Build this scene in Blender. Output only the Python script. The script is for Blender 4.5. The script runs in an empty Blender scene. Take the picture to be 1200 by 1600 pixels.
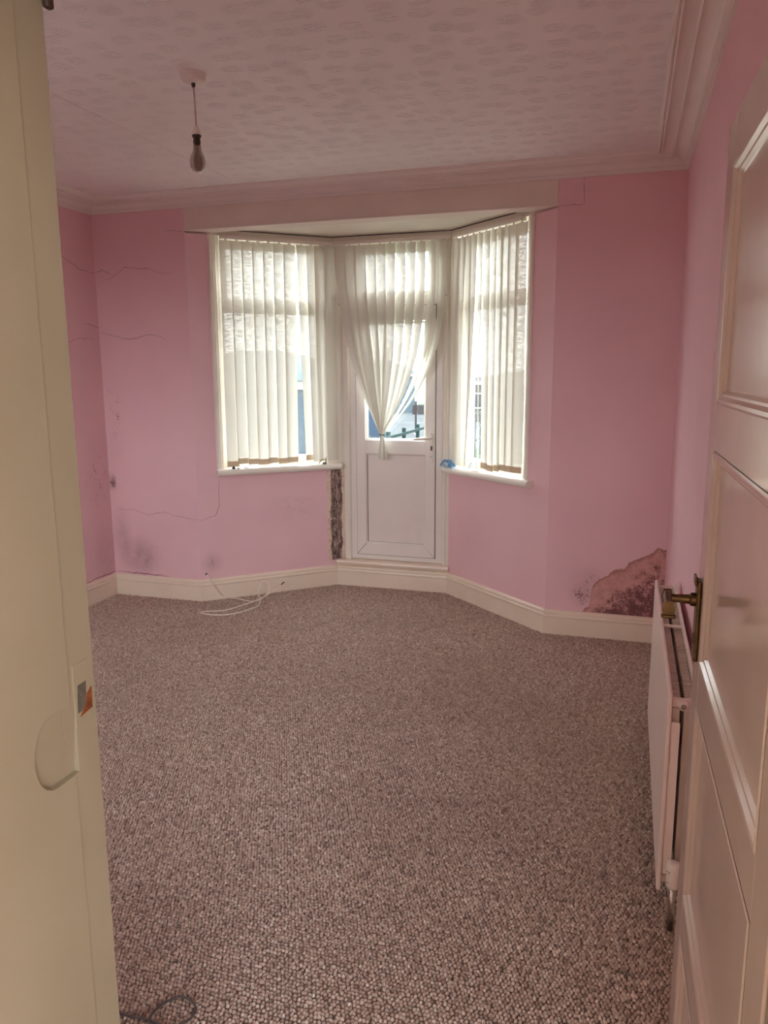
import bpy, bmesh, math, random
import numpy as np
from mathutils import Matrix, Vector

random.seed(7)
rng = np.random.default_rng(7)
S = bpy.context.scene
COL = S.collection

# ------------------------------------------------------------------ camera
YAW, PITCH, ROLL, FPX = 0.3046, 0.1788, -0.0058, 1211.1
cy, sy, cp, sp = math.cos(YAW), math.sin(YAW), math.cos(PITCH), math.sin(PITCH)
fw = Vector((-sy * cp, cy * cp, -sp)); rt = Vector((cy, sy, 0)); up = rt.cross(fw)
r2 = math.cos(ROLL) * rt + math.sin(ROLL) * up
u2 = -math.sin(ROLL) * rt + math.cos(ROLL) * up
cam_d = bpy.data.cameras.new('camera'); cam = bpy.data.objects.new('camera', cam_d); COL.objects.link(cam)
M = Matrix.Identity(4)
for i in range(3):
    M[i][0] = r2[i]; M[i][1] = u2[i]; M[i][2] = -fw[i]
M[0][3], M[1][3], M[2][3] = 0, 0, 1.58
cam.matrix_world = M
cam_d.sensor_fit = 'HORIZONTAL'; cam_d.sensor_width = 36; cam_d.lens = 36 * FPX / 1200
cam_d.clip_start = 0.02; cam_d.clip_end = 3000
S.camera = cam

# ------------------------------------------------------------------ sky and exposure
W = bpy.data.worlds.new('sky'); S.world = W; W.use_nodes = True
bg = W.node_tree.nodes['Background']
bg.inputs[0].default_value = (1.0, 0.995, 0.985, 1)
bg.inputs[1].default_value = 5.0
S.view_settings.view_transform = 'Standard'; S.view_settings.look = 'None'
S.view_settings.gamma = 1.0; S.view_settings.use_curve_mapping = False
S.view_settings.exposure = 1.42
S.cycles.max_bounces = 14; S.cycles.diffuse_bounces = 9; S.cycles.glossy_bounces = 4
S.cycles.transmission_bounces = 8; S.cycles.transparent_max_bounces = 16
S.cycles.use_denoising = True
S.cycles.caustics_reflective = False; S.cycles.caustics_refractive = False

# ------------------------------------------------------------------ room dimensions
XL, XR, YN, YF, ZC = -3.50, 0.245, 0.753, 4.628, 2.70
PB, PC, PD, PE = (-2.796, YF), (-2.04, 5.312), (-1.189, 5.312), (-0.430, YF)
AL = math.atan2(PC[1] - PB[1], PC[0] - PB[0]); AR = math.atan2(PE[1] - PD[1], PE[0] - PD[0])
LB = math.hypot(PC[0] - PB[0], PC[1] - PB[1])
ZBC = 2.51      # bay ceiling
ZBM = 2.484     # underside of the beam over the bay
WT = 0.19     # thickness of the doorway wall
HB = 0.156      # skirting height

def portal(name, loc, rot, sx, sz):
    l = bpy.data.lights.new(name, 'AREA'); l.shape = 'RECTANGLE'; l.size = sx; l.size_y = sz
    l.cycles.is_portal = True
    o = bpy.data.objects.new(name, l); COL.objects.link(o); o.location = loc; o.rotation_euler = rot
    return o
def bay_point(P, a, t, off, z):      # off > 0 is outwards
    return (P[0] + math.cos(a) * t - math.sin(a) * off, P[1] + math.sin(a) * t + math.cos(a) * off, z)
portal('window_portal', bay_point(PB, AL, 0.58, 0.2, 1.7), (math.radians(-90), 0, AL), 0.95, 1.7)
portal('window_portal', bay_point(PD, AR, 0.44, 0.2, 1.7), (math.radians(-90), 0, AR), 0.95, 1.7)
portal('window_portal', (-1.59, 5.50, 1.75), (math.radians(-90), 0, 0), 0.7, 1.5)
portal('window_portal', (1.25, -1.84, 1.3), (math.radians(90), 0, 0), 2.3, 2.2)  # serves the added hall window
portal('window_portal', (-2.725, 0.50, 1.55), (math.radians(90), 0, 0), 0.95, 1.4)  # serves the added rear window

# ------------------------------------------------------------------ node helpers
def new_mat(name):
    m = bpy.data.materials.new(name); m.use_nodes = True
    nt = m.node_tree; nt.nodes.clear()
    out = nt.nodes.new('ShaderNodeOutputMaterial')
    return m, nt, out
def nd(nt, typ, props=None, **inp):
    n = nt.nodes.new(typ)
    for k, v in (props or {}).items(): setattr(n, k, v)
    for k, v in inp.items():
        key = k.replace('_', ' ')
        s = n.inputs[int(k[1:])] if k[0] == 'i' and k[1:].isdigit() else n.inputs[key]
        if hasattr(v, 'is_output') or isinstance(v, bpy.types.NodeSocket): nt.links.new(v, s)
        else: s.default_value = v
    return n
def mth(nt, op, a, b=0.0, c=0.0, clamp=False):
    n = nd(nt, 'ShaderNodeMath', dict(operation=op, use_clamp=clamp), i0=a, i1=b, i2=c); return n.outputs[0]
def mixc(nt, f, a, b, mode='MIX'):
    n = nd(nt, 'ShaderNodeMix', dict(data_type='RGBA', blend_type=mode))
    for i, v in ((0, f), (6, a), (7, b)):
        if isinstance(v, bpy.types.NodeSocket): nt.links.new(v, n.inputs[i])
        else: n.inputs[i].default_value = v
    return n.outputs[2]
def smooth(nt, v, a, b):
    return nd(nt, 'ShaderNodeMapRange', dict(interpolation_type='SMOOTHSTEP'), Value=v, From_Min=a, From_Max=b).outputs[0]
def srgb(r, g, b):
    f = lambda c: (c / 255 / 12.92) if c / 255 <= 0.04045 else ((c / 255 + 0.055) / 1.055) ** 2.4
    return (f(r), f(g), f(b), 1)
def pbsdf(nt, out, **inp):
    b = nd(nt, 'ShaderNodeBsdfPrincipled', None, **inp); nt.links.new(b.outputs[0], out.inputs[0]); return b
def obj_xyz(nt):
    tc = nt.nodes.new('ShaderNodeTexCoord'); s = nd(nt, 'ShaderNodeSeparateXYZ', None, Vector=tc.outputs['Object'])
    return tc.outputs['Object'], s.outputs[0], s.outputs[1], s.outputs[2]
def noise(nt, vec, scale, detail=3, rough=0.55):
    return nd(nt, 'ShaderNodeTexNoise', None, Vector=vec, Scale=scale, Detail=detail, Roughness=rough).outputs[0]
def bump(nt, h, strength=0.3, dist=0.002):
    return nd(nt, 'ShaderNodeBump', None, Height=h, Strength=strength, Distance=dist).outputs[0]

def simple(name, col, rough=0.5, metal=0.0, var=0.06, vscale=6.0, bscale=0, bstr=0.1, bdist=0.001, coat=0.0, spec=0.5):
    m, nt, out = new_mat(name); vec, x, y, z = obj_xyz(nt)
    n = noise(nt, vec, vscale, 4)
    dark = tuple(c * (1 - 3 * var) for c in col[:3]) + (1,)
    c = mixc(nt, smooth(nt, n, 0.25, 0.75), dark, col)
    b = pbsdf(nt, out, Base_Color=c, Roughness=rough, Metallic=metal)
    b.inputs['Coat Weight'].default_value = coat; b.inputs['Specular IOR Level'].default_value = spec
    if bscale: nt.links.new(bump(nt, noise(nt, vec, bscale, 2), bstr, bdist), b.inputs['Normal'])
    return m

PINK = srgb(237, 199, 206)
def pink(name, mould=(), damp=None, ax='x'):
    """Emulsioned wall; mould = ((h, z, rh, rz, density, colour strength), ...) in the wall's own coordinates."""
    m, nt, out = new_mat(name); vec, x, y, z = obj_xyz(nt)
    h = x if ax == 'x' else y
    n1 = noise(nt, vec, 2.2, 3); n2 = noise(nt, vec, 60, 3)
    c = mixc(nt, smooth(nt, n1, 0.3, 0.7), PINK, srgb(233, 193, 201))
    hgt = mth(nt, 'MULTIPLY', n2, 0.4)
    speck = noise(nt, vec, 95, 4, 0.7); patch = noise(nt, vec, 16, 5, 0.65)
    for (ch, cz, rh, rz, dens, smear) in mould:
        dh = mth(nt, 'DIVIDE', mth(nt, 'SUBTRACT', h, ch), rh); dz = mth(nt, 'DIVIDE', mth(nt, 'SUBTRACT', z, cz), rz)
        d = mth(nt, 'SQRT', mth(nt, 'ADD', mth(nt, 'MULTIPLY', dh, dh), mth(nt, 'MULTIPLY', dz, dz)))
        k = smooth(nt, d, 1.0, 0.1)
        thr = mth(nt, 'ADD', mth(nt, 'MULTIPLY', speck, 0.6), mth(nt, 'MULTIPLY', patch, 0.4))
        s = mth(nt, 'MULTIPLY', smooth(nt, mth(nt, 'ADD', thr, mth(nt, 'MULTIPLY', k, 0.12)), 0.66 - dens, 0.72 - dens), k)
        c = mixc(nt, mth(nt, 'MULTIPLY', mth(nt, 'MULTIPLY', k, patch), smear, clamp=True), c, srgb(120, 88, 86))
        c = mixc(nt, mth(nt, 'MULTIPLY', s, 0.8, clamp=True), c, srgb(110, 74, 78))
    if damp:
        lo, hi = damp[0][0], damp[-1][0]
        r = nt.nodes.new('ShaderNodeValToRGB'); el = r.color_ramp.elements
        while len(el) < len(damp): el.new(0.5)
        for e, (px, pz) in zip(el, damp):
            e.position = (px - lo) / (hi - lo); e.color = (pz, pz, pz, 1)
        nt.links.new(mth(nt, 'DIVIDE', mth(nt, 'SUBTRACT', h, lo), hi - lo), r.inputs[0])
        wob = mth(nt, 'MULTIPLY', mth(nt, 'SUBTRACT', noise(nt, vec, 14, 5, 0.6), 0.5), 0.10)
        dd = mth(nt, 'ADD', mth(nt, 'SUBTRACT', nd(nt, 'ShaderNodeSeparateColor', None, Color=r.outputs[0]).outputs[0], z), wob)
        inside = smooth(nt, dd, 0.0, 0.008)
        tan = mixc(nt, smooth(nt, patch, 0.35, 0.65), srgb(216, 166, 166), srgb(200, 152, 144))
        tan = mixc(nt, smooth(nt, dd, 0.035, 0.0), tan, srgb(168, 124, 110))
        dep = mth(nt, 'ADD', smooth(nt, dd, 0.05, 0.30), mth(nt, 'MULTIPLY', smooth(nt, h, -0.16, 0.2), 0.25))
        sp_ = mth(nt, 'ADD', mth(nt, 'MULTIPLY', speck, 0.55), mth(nt, 'MULTIPLY', patch, 0.6))
        mk = smooth(nt, mth(nt, 'ADD', sp_, mth(nt, 'MULTIPLY', dep, 0.21)), 0.66, 0.83)
        tan = mixc(nt, mth(nt, 'MULTIPLY', mk, 0.85), tan, srgb(104, 66, 70))
        c = mixc(nt, inside, c, tan)
        hgt = mth(nt, 'SUBTRACT', hgt, mth(nt, 'MULTIPLY', inside, mth(nt, 'ADD', 1.0, mth(nt, 'MULTIPLY', speck, 2.0))))
    b = pbsdf(nt, out, Base_Color=c, Roughness=0.75)
    b.inputs['Specular IOR Level'].default_value = 0.25
    nt.links.new(bump(nt, hgt, 0.35, 0.0015), b.inputs['Normal'])
    return m

def ceiling_mat():
    m, nt, out = new_mat('embossed_ceiling_paper'); vec, x, y, z = obj_xyz(nt)
    v = nd(nt, 'ShaderNodeTexVoronoi', dict(feature='F1', voronoi_dimensions='2D'), Vector=vec, Scale=8.5, Randomness=0.55)
    mask = smooth(nt, v.outputs['Distance'], 0.42, 0.22)
    wv = nd(nt, 'ShaderNodeTexWave', dict(wave_type='BANDS', bands_direction='Y'), Vector=vec, Scale=22, Distortion=7, Detail=2, Detail_Scale=1.2).outputs[1]
    hgt = mth(nt, 'ADD', mth(nt, 'MULTIPLY', mask, wv), mth(nt, 'MULTIPLY', noise(nt, vec, 130, 2), 0.25))
    n1 = noise(nt, vec, 1.5, 3)
    c = mixc(nt, smooth(nt, n1, 0.3, 0.7), srgb(240, 237, 236), srgb(244, 241, 240))
    b = pbsdf(nt, out, Base_Color=c, Roughness=0.6)
    nt.links.new(bump(nt, hgt, 0.65, 0.007), b.inputs['Normal'])
    return m

def carpet_mat():
    m, nt, out = new_mat('berber_carpet'); vec, x, y, z = obj_xyz(nt)
    at = nd(nt, 'ShaderNodeAttribute', dict(attribute_name='shade')).outputs['Fac']
    r = nt.nodes.new('ShaderNodeValToRGB'); nt.links.new(at, r.inputs[0])
    el = r.color_ramp.elements
    el[0].position = 0.0; el[0].color = srgb(126, 106, 96)
    el[1].position = 1.0; el[1].color = srgb(246, 232, 220)
    e = el.new(0.5); e.color = srgb(198, 176, 163)
    fib = noise(nt, vec, 420, 2)
    c = mixc(nt, mth(nt, 'MULTIPLY', smooth(nt, fib, 0.35, 0.65), 0.35), r.outputs[0], srgb(146, 121, 111))
    big = noise(nt, vec, 0.9, 3)
    c = mixc(nt, mth(nt, 'MULTIPLY', smooth(nt, big, 0.62, 0.38), 0.25), c, srgb(152, 127, 117))
    b = pbsdf(nt, out, Base_Color=c, Roughness=0.95)
    b.inputs['Specular IOR Level'].default_value = 0.1
    b.inputs['Sheen Weight'].default_value = 0.15
    return m

def fabric_mat():
    m, nt, out = new_mat('blind_fabric'); vec, x, y, z = obj_xyz(nt)
    mp = nd(nt, 'ShaderNodeMapping', None, Vector=vec, Scale=(30, 30, 160)).outputs[0]
    n = noise(nt, mp, 1.0, 3)
    col = mixc(nt, n, srgb(218, 215, 203), srgb(238, 236, 227))
    df = nd(nt, 'ShaderNodeBsdfDiffuse', None, Color=col).outputs[0]
    tl = nd(nt, 'ShaderNodeBsdfTranslucent', None, Color=col).outputs[0]
    tp = nd(nt, 'ShaderNodeBsdfTransparent', None, Color=(0.97, 0.96, 0.9, 1)).outputs[0]
    a = nd(nt, 'ShaderNodeMixShader', None, i0=0.155, i1=df, i2=tl).outputs[0]
    f = mth(nt, 'MULTIPLY', smooth(nt, n, 0.3, 0.75), 0.055)
    bb = nd(nt, 'ShaderNodeMixShader', None, i0=f, i1=a, i2=tp)
    nt.links.new(bb.outputs[0], out.inputs[0])
    return m

def pocket_mat():
    m, nt, out = new_mat('blind_weight_pocket'); vec, x, y, z = obj_xyz(nt)
    col = mixc(nt, noise(nt, vec, 20, 3), srgb(214, 196, 174), srgb(226, 212, 192))
    df = nd(nt, 'ShaderNodeBsdfDiffuse', None, Color=col).outputs[0]; tl = nd(nt, 'ShaderNodeBsdfTranslucent', None, Color=col).outputs[0]
    mx = nd(nt, 'ShaderNodeMixShader', None, i0=0.35, i1=df, i2=tl); nt.links.new(mx.outputs[0], out.inputs[0]); return m

def glass_mat(name='window_glass', tint=(0.93, 0.97, 0.98, 1), refl=0.06):
    m, nt, out = new_mat(name)
    tp = nd(nt, 'ShaderNodeBsdfTransparent', None, Color=tint).outputs[0]
    gl = nd(nt, 'ShaderNodeBsdfGlossy', None, Roughness=0.02).outputs[0]
    mx = nd(nt, 'ShaderNodeMixShader', None, i0=refl, i1=tp, i2=gl)
    nt.links.new(mx.outputs[0], out.inputs[0]); return m

def rot_mat():
    m, nt, out = new_mat('bare_rotten_timber'); vec, x, y, z = obj_xyz(nt)
    mp = nd(nt, 'ShaderNodeMapping', None, Vector=vec, Scale=(60, 60, 14)).outputs[0]
    n = noise(nt, mp, 1.0, 6, 0.7); n2 = noise(nt, vec, 70, 5, 0.7)
    c = mixc(nt, smooth(nt, n, 0.35, 0.65), srgb(74, 54, 50), srgb(176, 150, 142))
    c = mixc(nt, smooth(nt, n2, 0.57, 0.64), c, srgb(214, 200, 188))
    b = pbsdf(nt, out, Base_Color=c, Roughness=0.95)
    nt.links.new(bump(nt, mth(nt, 'ADD', n, n2), 0.9, 0.006), b.inputs['Normal']); return m

def peel_mat():
    m, nt, out = new_mat('peeling_paint'); vec, x, y, z = obj_xyz(nt)
    n = noise(nt, vec, 22, 5, 0.7); n2 = noise(nt, vec, 75, 4, 0.7)
    c = mixc(nt, smooth(nt, n, 0.5, 0.56), srgb(228, 208, 186), srgb(216, 178, 172))
    c = mixc(nt, smooth(nt, n2, 0.60, 0.66), c, srgb(96, 70, 62))
    b = pbsdf(nt, out, Base_Color=c, Roughness=0.8)
    nt.links.new(bump(nt, n2, 0.7, 0.004), b.inputs['Normal']); return m

def jamb_mat():
    m, nt, out = new_mat('yellowed_cream_gloss'); vec, x, y, z = obj_xyz(nt)
    n = noise(nt, vec, 3, 4); n2 = noise(nt, vec, 30, 3)
    c = mixc(nt, smooth(nt, n, 0.3, 0.7), srgb(148, 136, 117), srgb(141, 129, 109))
    b = pbsdf(nt, out, Base_Color=c, Roughness=0.35)
    nt.links.new(bump(nt, n2, 0.12, 0.001), b.inputs['Normal']); return m

def trim_mat(name, ca, cb, rough=0.35, dirt=0.25):
    m, nt, out = new_mat(name); vec, x, y, z = obj_xyz(nt)
    n = noise(nt, vec, 4, 5, 0.6); n2 = noise(nt, vec, 45, 5, 0.7)
    c = mixc(nt, smooth(nt, n, 0.3, 0.7), ca, cb)
    c = mixc(nt, mth(nt, 'MULTIPLY', smooth(nt, n2, 0.64, 0.74), dirt), c, srgb(110, 88, 74))
    b = pbsdf(nt, out, Base_Color=c, Roughness=rough)
    nt.links.new(bump(nt, n2, 0.1, 0.001), b.inputs['Normal']); return m

MT = dict(
    ceil=ceiling_mat(), weight=pocket_mat(), carpet=carpet_mat(), fabric=fabric_mat(), glass=glass_mat(), rot=rot_mat(), peel=peel_mat(), jamb=jamb_mat(),
    cornice=trim_mat('cornice_paint', srgb(240, 233, 229), srgb(236, 229, 224), 0.6, 0.0),
    beam=trim_mat('beam_paint', srgb(232, 220, 212), srgb(226, 214, 206), 0.6, 0.0),
    skirt=trim_mat('cream_skirting_gloss', srgb(240, 226, 208), srgb(234, 219, 200), 0.3, 0.2),
    baywhite=trim_mat('bay_white_paint', srgb(236, 230, 220), srgb(230, 223, 212), 0.5, 0.15),
    upvc=trim_mat('white_upvc', srgb(238, 232, 226), srgb(234, 228, 222), 0.28, 0.04),
    upanel=trim_mat('upvc_infill_panel', srgb(236, 226, 221), srgb(232, 222, 217), 0.32, 0.03),
    door=trim_mat('door_gloss_paint', srgb(202, 187, 178), srgb(195, 179, 169), 0.13, 0.05),
    rad=simple('radiator_enamel', srgb(240, 226, 216), 0.3, var=0.01),
    fin=simple('convector_steel', srgb(214, 200, 190), 0.5, var=0.04),
    bronze=simple('aged_bronze', srgb(112, 84, 52), 0.38, 0.85, var=0.15, vscale=60),
    chrome=simple('plain_steel', srgb(190, 186, 180), 0.25, 0.9, var=0.05),
    black=simple('dark_void', srgb(30, 24, 22), 0.8),
    gasket=simple('black_rubber_gasket', srgb(42, 38, 38), 0.7),
    plastic=simple('white_moulded_plastic', srgb(232, 224, 216), 0.35, var=0.01),
    lampdark=simple('brown_brass_cap', srgb(84, 66, 58), 0.4, 0.5, var=0.1),
    flexc=simple('pendant_flex', srgb(206, 170, 164), 0.5, var=0.02),
    wirec=simple('cream_cable_sheath', srgb(244, 234, 222), 0.45, var=0.02),
    wireg=simple('grey_cable_sheath', srgb(82, 74, 74), 0.3, var=0.02),
    crack=simple('crack_shadow', srgb(112, 66, 74), 0.9, var=0.05),
    seam=simple('paper_seam', srgb(238, 230, 226), 0.6, var=0.01),
    flake=simple('paint_flake', srgb(150, 118, 96), 0.8, var=0.1, vscale=60),
    rust=simple('rusty_keep', srgb(140, 74, 36), 0.7, 0.2, var=0.2, vscale=80),
    keep=simple('tarnished_keep', srgb(128, 124, 112), 0.45, 0.6, var=0.15, vscale=80),
    hall=simple('hall_cream_wall', srgb(222, 210, 190), 0.7, var=0.02),
    hallfloor=simple('hall_floor', srgb(120, 92, 76), 0.7, var=0.08),
    lawn=simple('lawn_grass', srgb(48, 66, 46), 0.95, spec=0.05, var=0.15, vscale=3),
    road=simple('wet_road', srgb(66, 70, 73), 0.95, spec=0.05, var=0.1, vscale=0.4),
    sea=simple('pale_sea', srgb(78, 90, 94), 0.9, spec=0.1, var=0.03, vscale=0.02),
    hblue=simple('blue_render', srgb(44, 60, 74), 0.8, spec=0.05, var=0.05),
    hroof=simple('blue_slate', srgb(52, 66, 80), 0.7, spec=0.05, var=0.08),
    hwhite=simple('white_fascia', srgb(150, 152, 152), 0.7, var=0.02),
    hdark=simple('dark_brick', srgb(52, 48, 50), 0.85, spec=0.05, var=0.1),
    hpane=simple('dark_far_pane', srgb(26, 32, 40), 0.15, var=0.02),
    fence=simple('green_fence_paint', srgb(22, 44, 42), 0.6, spec=0.05, var=0.05),
)

# ------------------------------------------------------------------ mesh helpers
def link(o, parent=None):
    COL.objects.link(o)
    if parent is not None: o.parent = parent
    return o
def mesh(name, v, f, mat, parent=None, smooth_=False, loc=None, rz=None, bevel=0.0):
    me = bpy.data.meshes.new(name); me.from_pydata([tuple(map(float, p)) for p in v], [], f); me.update()
    me.materials.append(mat)
    if smooth_:
        me.polygons.foreach_set('use_smooth', [True] * len(me.polygons))
    o = link(bpy.data.objects.new(name, me), parent)
    if loc is not None: o.location = loc
    if rz is not None: o.rotation_euler = (0, 0, rz)
    if bevel:
        b = o.modifiers.new('bevel', 'BEVEL'); b.width = bevel; b.segments = 2; b.limit_method = 'ANGLE'
    return o
class MB:
    """Collects shapes for one mesh."""
    def __init__(s): s.v = []; s.f = []
    def add(s, v, f):
        k = len(s.v); s.v += [tuple(p) for p in v]; s.f += [tuple(i + k for i in q) for q in f]; return s
    def box(s, lo, hi):
        x0, y0, z0 = lo; x1, y1, z1 = hi
        v = [(x0, y0, z0), (x1, y0, z0), (x1, y1, z0), (x0, y1, z0), (x0, y0, z1), (x1, y0, z1), (x1, y1, z1), (x0, y1, z1)]
        return s.add(v, [(0, 3, 2, 1), (4, 5, 6, 7), (0, 1, 5, 4), (1, 2, 6, 5), (2, 3, 7, 6), (3, 0, 4, 7)])
    def ring(s, x0, x1, z0, z1, w, y0, y1, y0i=None):
        """A mitred rectangular frame in the xz plane; y0 is the front, y0i the front at the inner edge."""
        y0i = y0 if y0i is None else y0i
        ws = w if isinstance(w, (tuple, list)) else (w, w, w, w)     # left, right, bottom, top
        o = [(x0, z0), (x1, z0), (x1, z1), (x0, z1)]
        i = [(x0 + ws[0], z0 + ws[2]), (x1 - ws[1], z0 + ws[2]), (x1 - ws[1], z1 - ws[3]), (x0 + ws[0], z1 - ws[3])]
        v = [(a, y0, b) for a, b in o] + [(a, y0i, b) for a, b in i] + [(a, y1, b) for a, b in o] + [(a, y1, b) for a, b in i]
        f = []
        for k in range(4):
            n = (k + 1) % 4
            f += [(k, n, 4 + n, 4 + k), (8 + n, 8 + k, 12 + k, 12 + n), (n, k, 8 + k, 8 + n), (4 + k, 4 + n, 12 + n, 12 + k)]
        return s.add(v, f)
    def tube(s, pts, r, seg=8, caps=True):
        pts = [Vector(p) for p in pts]; rs = r if isinstance(r, (list, tuple)) else [r] * len(pts)
        k0 = len(s.v); prev = None
        for i, p in enumerate(pts):
            t = (pts[min(i + 1, len(pts) - 1)] - pts[max(i - 1, 0)]).normalized()
            if prev is None: a = t.orthogonal().normalized()
            else: a = (prev - t * prev.dot(t)).normalized()
            prev = a; b = t.cross(a)
            for j in range(seg):
                q = 2 * math.pi * j / seg
                s.v.append(tuple(p + (a * math.cos(q) + b * math.sin(q)) * rs[i]))
        for i in range(len(pts) - 1):
            for j in range(seg):
                a0 = k0 + i * seg + j; a1 = k0 + i * seg + (j + 1) % seg
                s.f.append((a0, a1, a1 + seg, a0 + seg))
        if caps:
            s.f.append(tuple(k0 + j for j in reversed(range(seg)))); e = k0 + (len(pts) - 1) * seg
            s.f.append(tuple(e + j for j in range(seg)))
        return s
    def lathe(s, prof, c=(0, 0, 0), seg=24):
        k0 = len(s.v)
        for r, z in prof:
            for j in range(seg):
                q = 2 * math.pi * j / seg; s.v.append((c[0] + r * math.cos(q), c[1] + r * math.sin(q), c[2] + z))
        for i in range(len(prof) - 1):
            for j in range(seg):
                a = k0 + i * seg + j; b = k0 + i * seg + (j + 1) % seg
                s.f.append((a, b, b + seg, a + seg))
        s.f.append(tuple(k0 + j for j in reversed(range(seg)))); e = k0 + (len(prof) - 1) * seg
        s.f.append(tuple(e + j for j in range(seg)))
        return s
    def build(s, name, mat, parent=None, **kw): return mesh(name, s.v, s.f, mat, parent, **kw)
def tag(o, label=None, cat=None, group=None, kind=None):
    if label: o['label'] = label
    if cat: o['category'] = cat
    if group: o['group'] = group
    if kind: o['kind'] = kind
    return o
def struct(o, label, cat): return tag(o, label, cat, kind='structure')
def empty(name, loc=(0, 0, 0), rz=0.0, rot=None):
    o = bpy.data.objects.new(name, None); COL.objects.link(o); o.location = loc
    o.rotation_euler = rot if rot else (0, 0, rz); o.empty_display_size = 0.1; return o
def box(name, lo, hi, mat, parent=None, **kw): return MB().box(lo, hi).build(name, mat, parent, **kw)
def smooth_path(pts, n=6):
    """Catmull-Rom through the points."""
    P = [Vector(p) for p in pts]; out = []
    for i in range(len(P) - 1):
        p0, p1, p2, p3 = P[max(i - 1, 0)], P[i], P[i + 1], P[min(i + 2, len(P) - 1)]
        for k in range(n):
            t = k / n
            out.append(0.5 * ((2 * p1) + (p2 - p0) * t + (2 * p0 - 5 * p1 + 4 * p2 - p3) * t * t + (3 * p1 - p0 - 3 * p2 + p3) * t ** 3))
    out.append(P[-1]); return out

# ------------------------------------------------------------------ floor and carpet
def in_room(x, y, m=0.0):
    main = (x > XL + m) & (x < XR - m) & (y > YN + 0.004) & (y < YF)
    s = (YF - PC[1]) / (PB[0] - PC[0])
    bay = (y >= YF) & (y < PC[1] - m) & (x > PB[0] + (y - YF) * (PC[0] - PB[0]) / (PC[1] - YF) + m * 1.4) & (x < PE[0] - (y - YF) * (PE[0] - PD[0]) / (PD[1] - YF) - m * 1.4)
    main &= ~((y > YF - m) & ((x < PB[0]) | (x > PE[0])))
    return main | bay
floor_o = struct(box('floor', (XL - 0.1, YN, -0.1), (XR + 0.1, 5.45, -0.001), MT['carpet']),
                 'beige brown looped carpet covering the whole room floor', 'floor')
def make_pile():
    px, py = 0.0110, 0.0120
    xs = np.arange(XL, XR, px); ys = np.arange(YN, PC[1], py)
    gx, gy = np.meshgrid(xs, ys); gx = gx + (np.arange(len(ys)) % 2)[:, None] * px * 0.5
    gx = gx.ravel() + rng.normal(0, 0.0014, gx.size); gy = gy.ravel() + rng.normal(0, 0.0014, gy.size)
    k = in_room(gx, gy, 0.02)
    gx, gy = gx[k], gy[k]; n = len(gx)
    seg = 5
    ang = np.arange(seg) * 2 * np.pi / seg
    h = 0.0072 + rng.normal(0, 0.0010, n); rx = 0.0058 + rng.normal(0, 0.0005, n); ry = 0.0063 + rng.normal(0, 0.0005, n)
    th = ang[None, :] + rng.uniform(0, 6.28, n)[:, None]
    ca, sa = np.cos(th), np.sin(th)
    NV = 2 * seg + 1
    V = np.empty((n, NV, 3))
    lx = rng.normal(0, 0.0014, n); ly = rng.normal(0.0, 0.0012, n)
    for r_, (rad_, hz, ln) in enumerate(((1.0, 0.0, 0.0), (0.76, 0.68, 0.6))):
        V[:, r_ * seg:(r_ + 1) * seg, 0] = (gx + lx * ln)[:, None] + rad_ * rx[:, None] * ca
        V[:, r_ * seg:(r_ + 1) * seg, 1] = (gy + ly * ln)[:, None] + rad_ * ry[:, None] * sa
        V[:, r_ * seg:(r_ + 1) * seg, 2] = hz * h[:, None] - 0.0005
    V[:, -1, 0] = gx + lx; V[:, -1, 1] = gy + ly; V[:, -1, 2] = h
    q = []; t = []
    for j in range(seg):
        a, b = j, (j + 1) % seg
        q.append((a, b, seg + b, seg + a)); t.append((seg + a, seg + b, 2 * seg))
    q = np.array(q); t = np.array(t); off = (np.arange(n) * NV)[:, None, None]
    Q = (q[None] + off).reshape(-1, 4); T = (t[None] + off).reshape(-1, 3)
    me = bpy.data.meshes.new('carpet_pile')
    me.vertices.add(n * NV); me.vertices.foreach_set('co', V.ravel())
    nl = Q.size + T.size; me.loops.add(nl)
    me.loops.foreach_set('vertex_index', np.concatenate([Q.ravel(), T.ravel()]))
    npoly = len(Q) + len(T); me.polygons.add(npoly)
    me.polygons.foreach_set('loop_start', np.concatenate([np.arange(len(Q)) * 4, Q.size + np.arange(len(T)) * 3]))
    me.polygons.foreach_set('use_smooth', np.ones(npoly, bool))
    me.update(calc_edges=True)
    sh = np.clip(0.52 + rng.normal(0, 0.17, n), 0, 1)
    at = me.attributes.new('shade', 'FLOAT', 'POINT')
    at.data.foreach_set('value', np.repeat(sh, NV).astype(np.float32))
    me.materials.append(MT['carpet'])
    o = bpy.data.objects.new('carpet_pile', me); link(o, floor_o); o['kind'] = 'stuff'
make_pile()

# ------------------------------------------------------------------ walls
T = 0.12
damp_outline = [(-0.26, 0.10), (-0.17, 0.20), (-0.155, 0.33), (-0.124, 0.363), (-0.054, 0.415), (0.052, 0.473), (0.12, 0.523), (0.205, 0.578), (0.26, 0.55)]
m_fl = pink('pink_emulsion_mouldy', ((-3.475, 0.82, 0.05, 0.09, 0.12, 0.8), (-3.42, 1.25, 0.12, 0.55, 0.0, 0.06), (-3.27, 0.29, 0.20, 0.19, -0.06, 0.7), (-3.42, 0.42, 0.10, 0.30, -0.08, 0.45)))
m_fr = pink('pink_emulsion_damp', ((-0.22, 0.25, 0.10, 0.10, 0.04, 0.4), (-0.18, 0.33, 0.16, 0.14, 0.0, 0.3)), damp_outline)
m_wl = pink('pink_emulsion_side', ((4.50, 0.85, 0.30, 0.5, -0.01, 0.12), (4.55, 0.30, 0.20, 0.35, -0.06, 0.3)), None, 'y')
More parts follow.
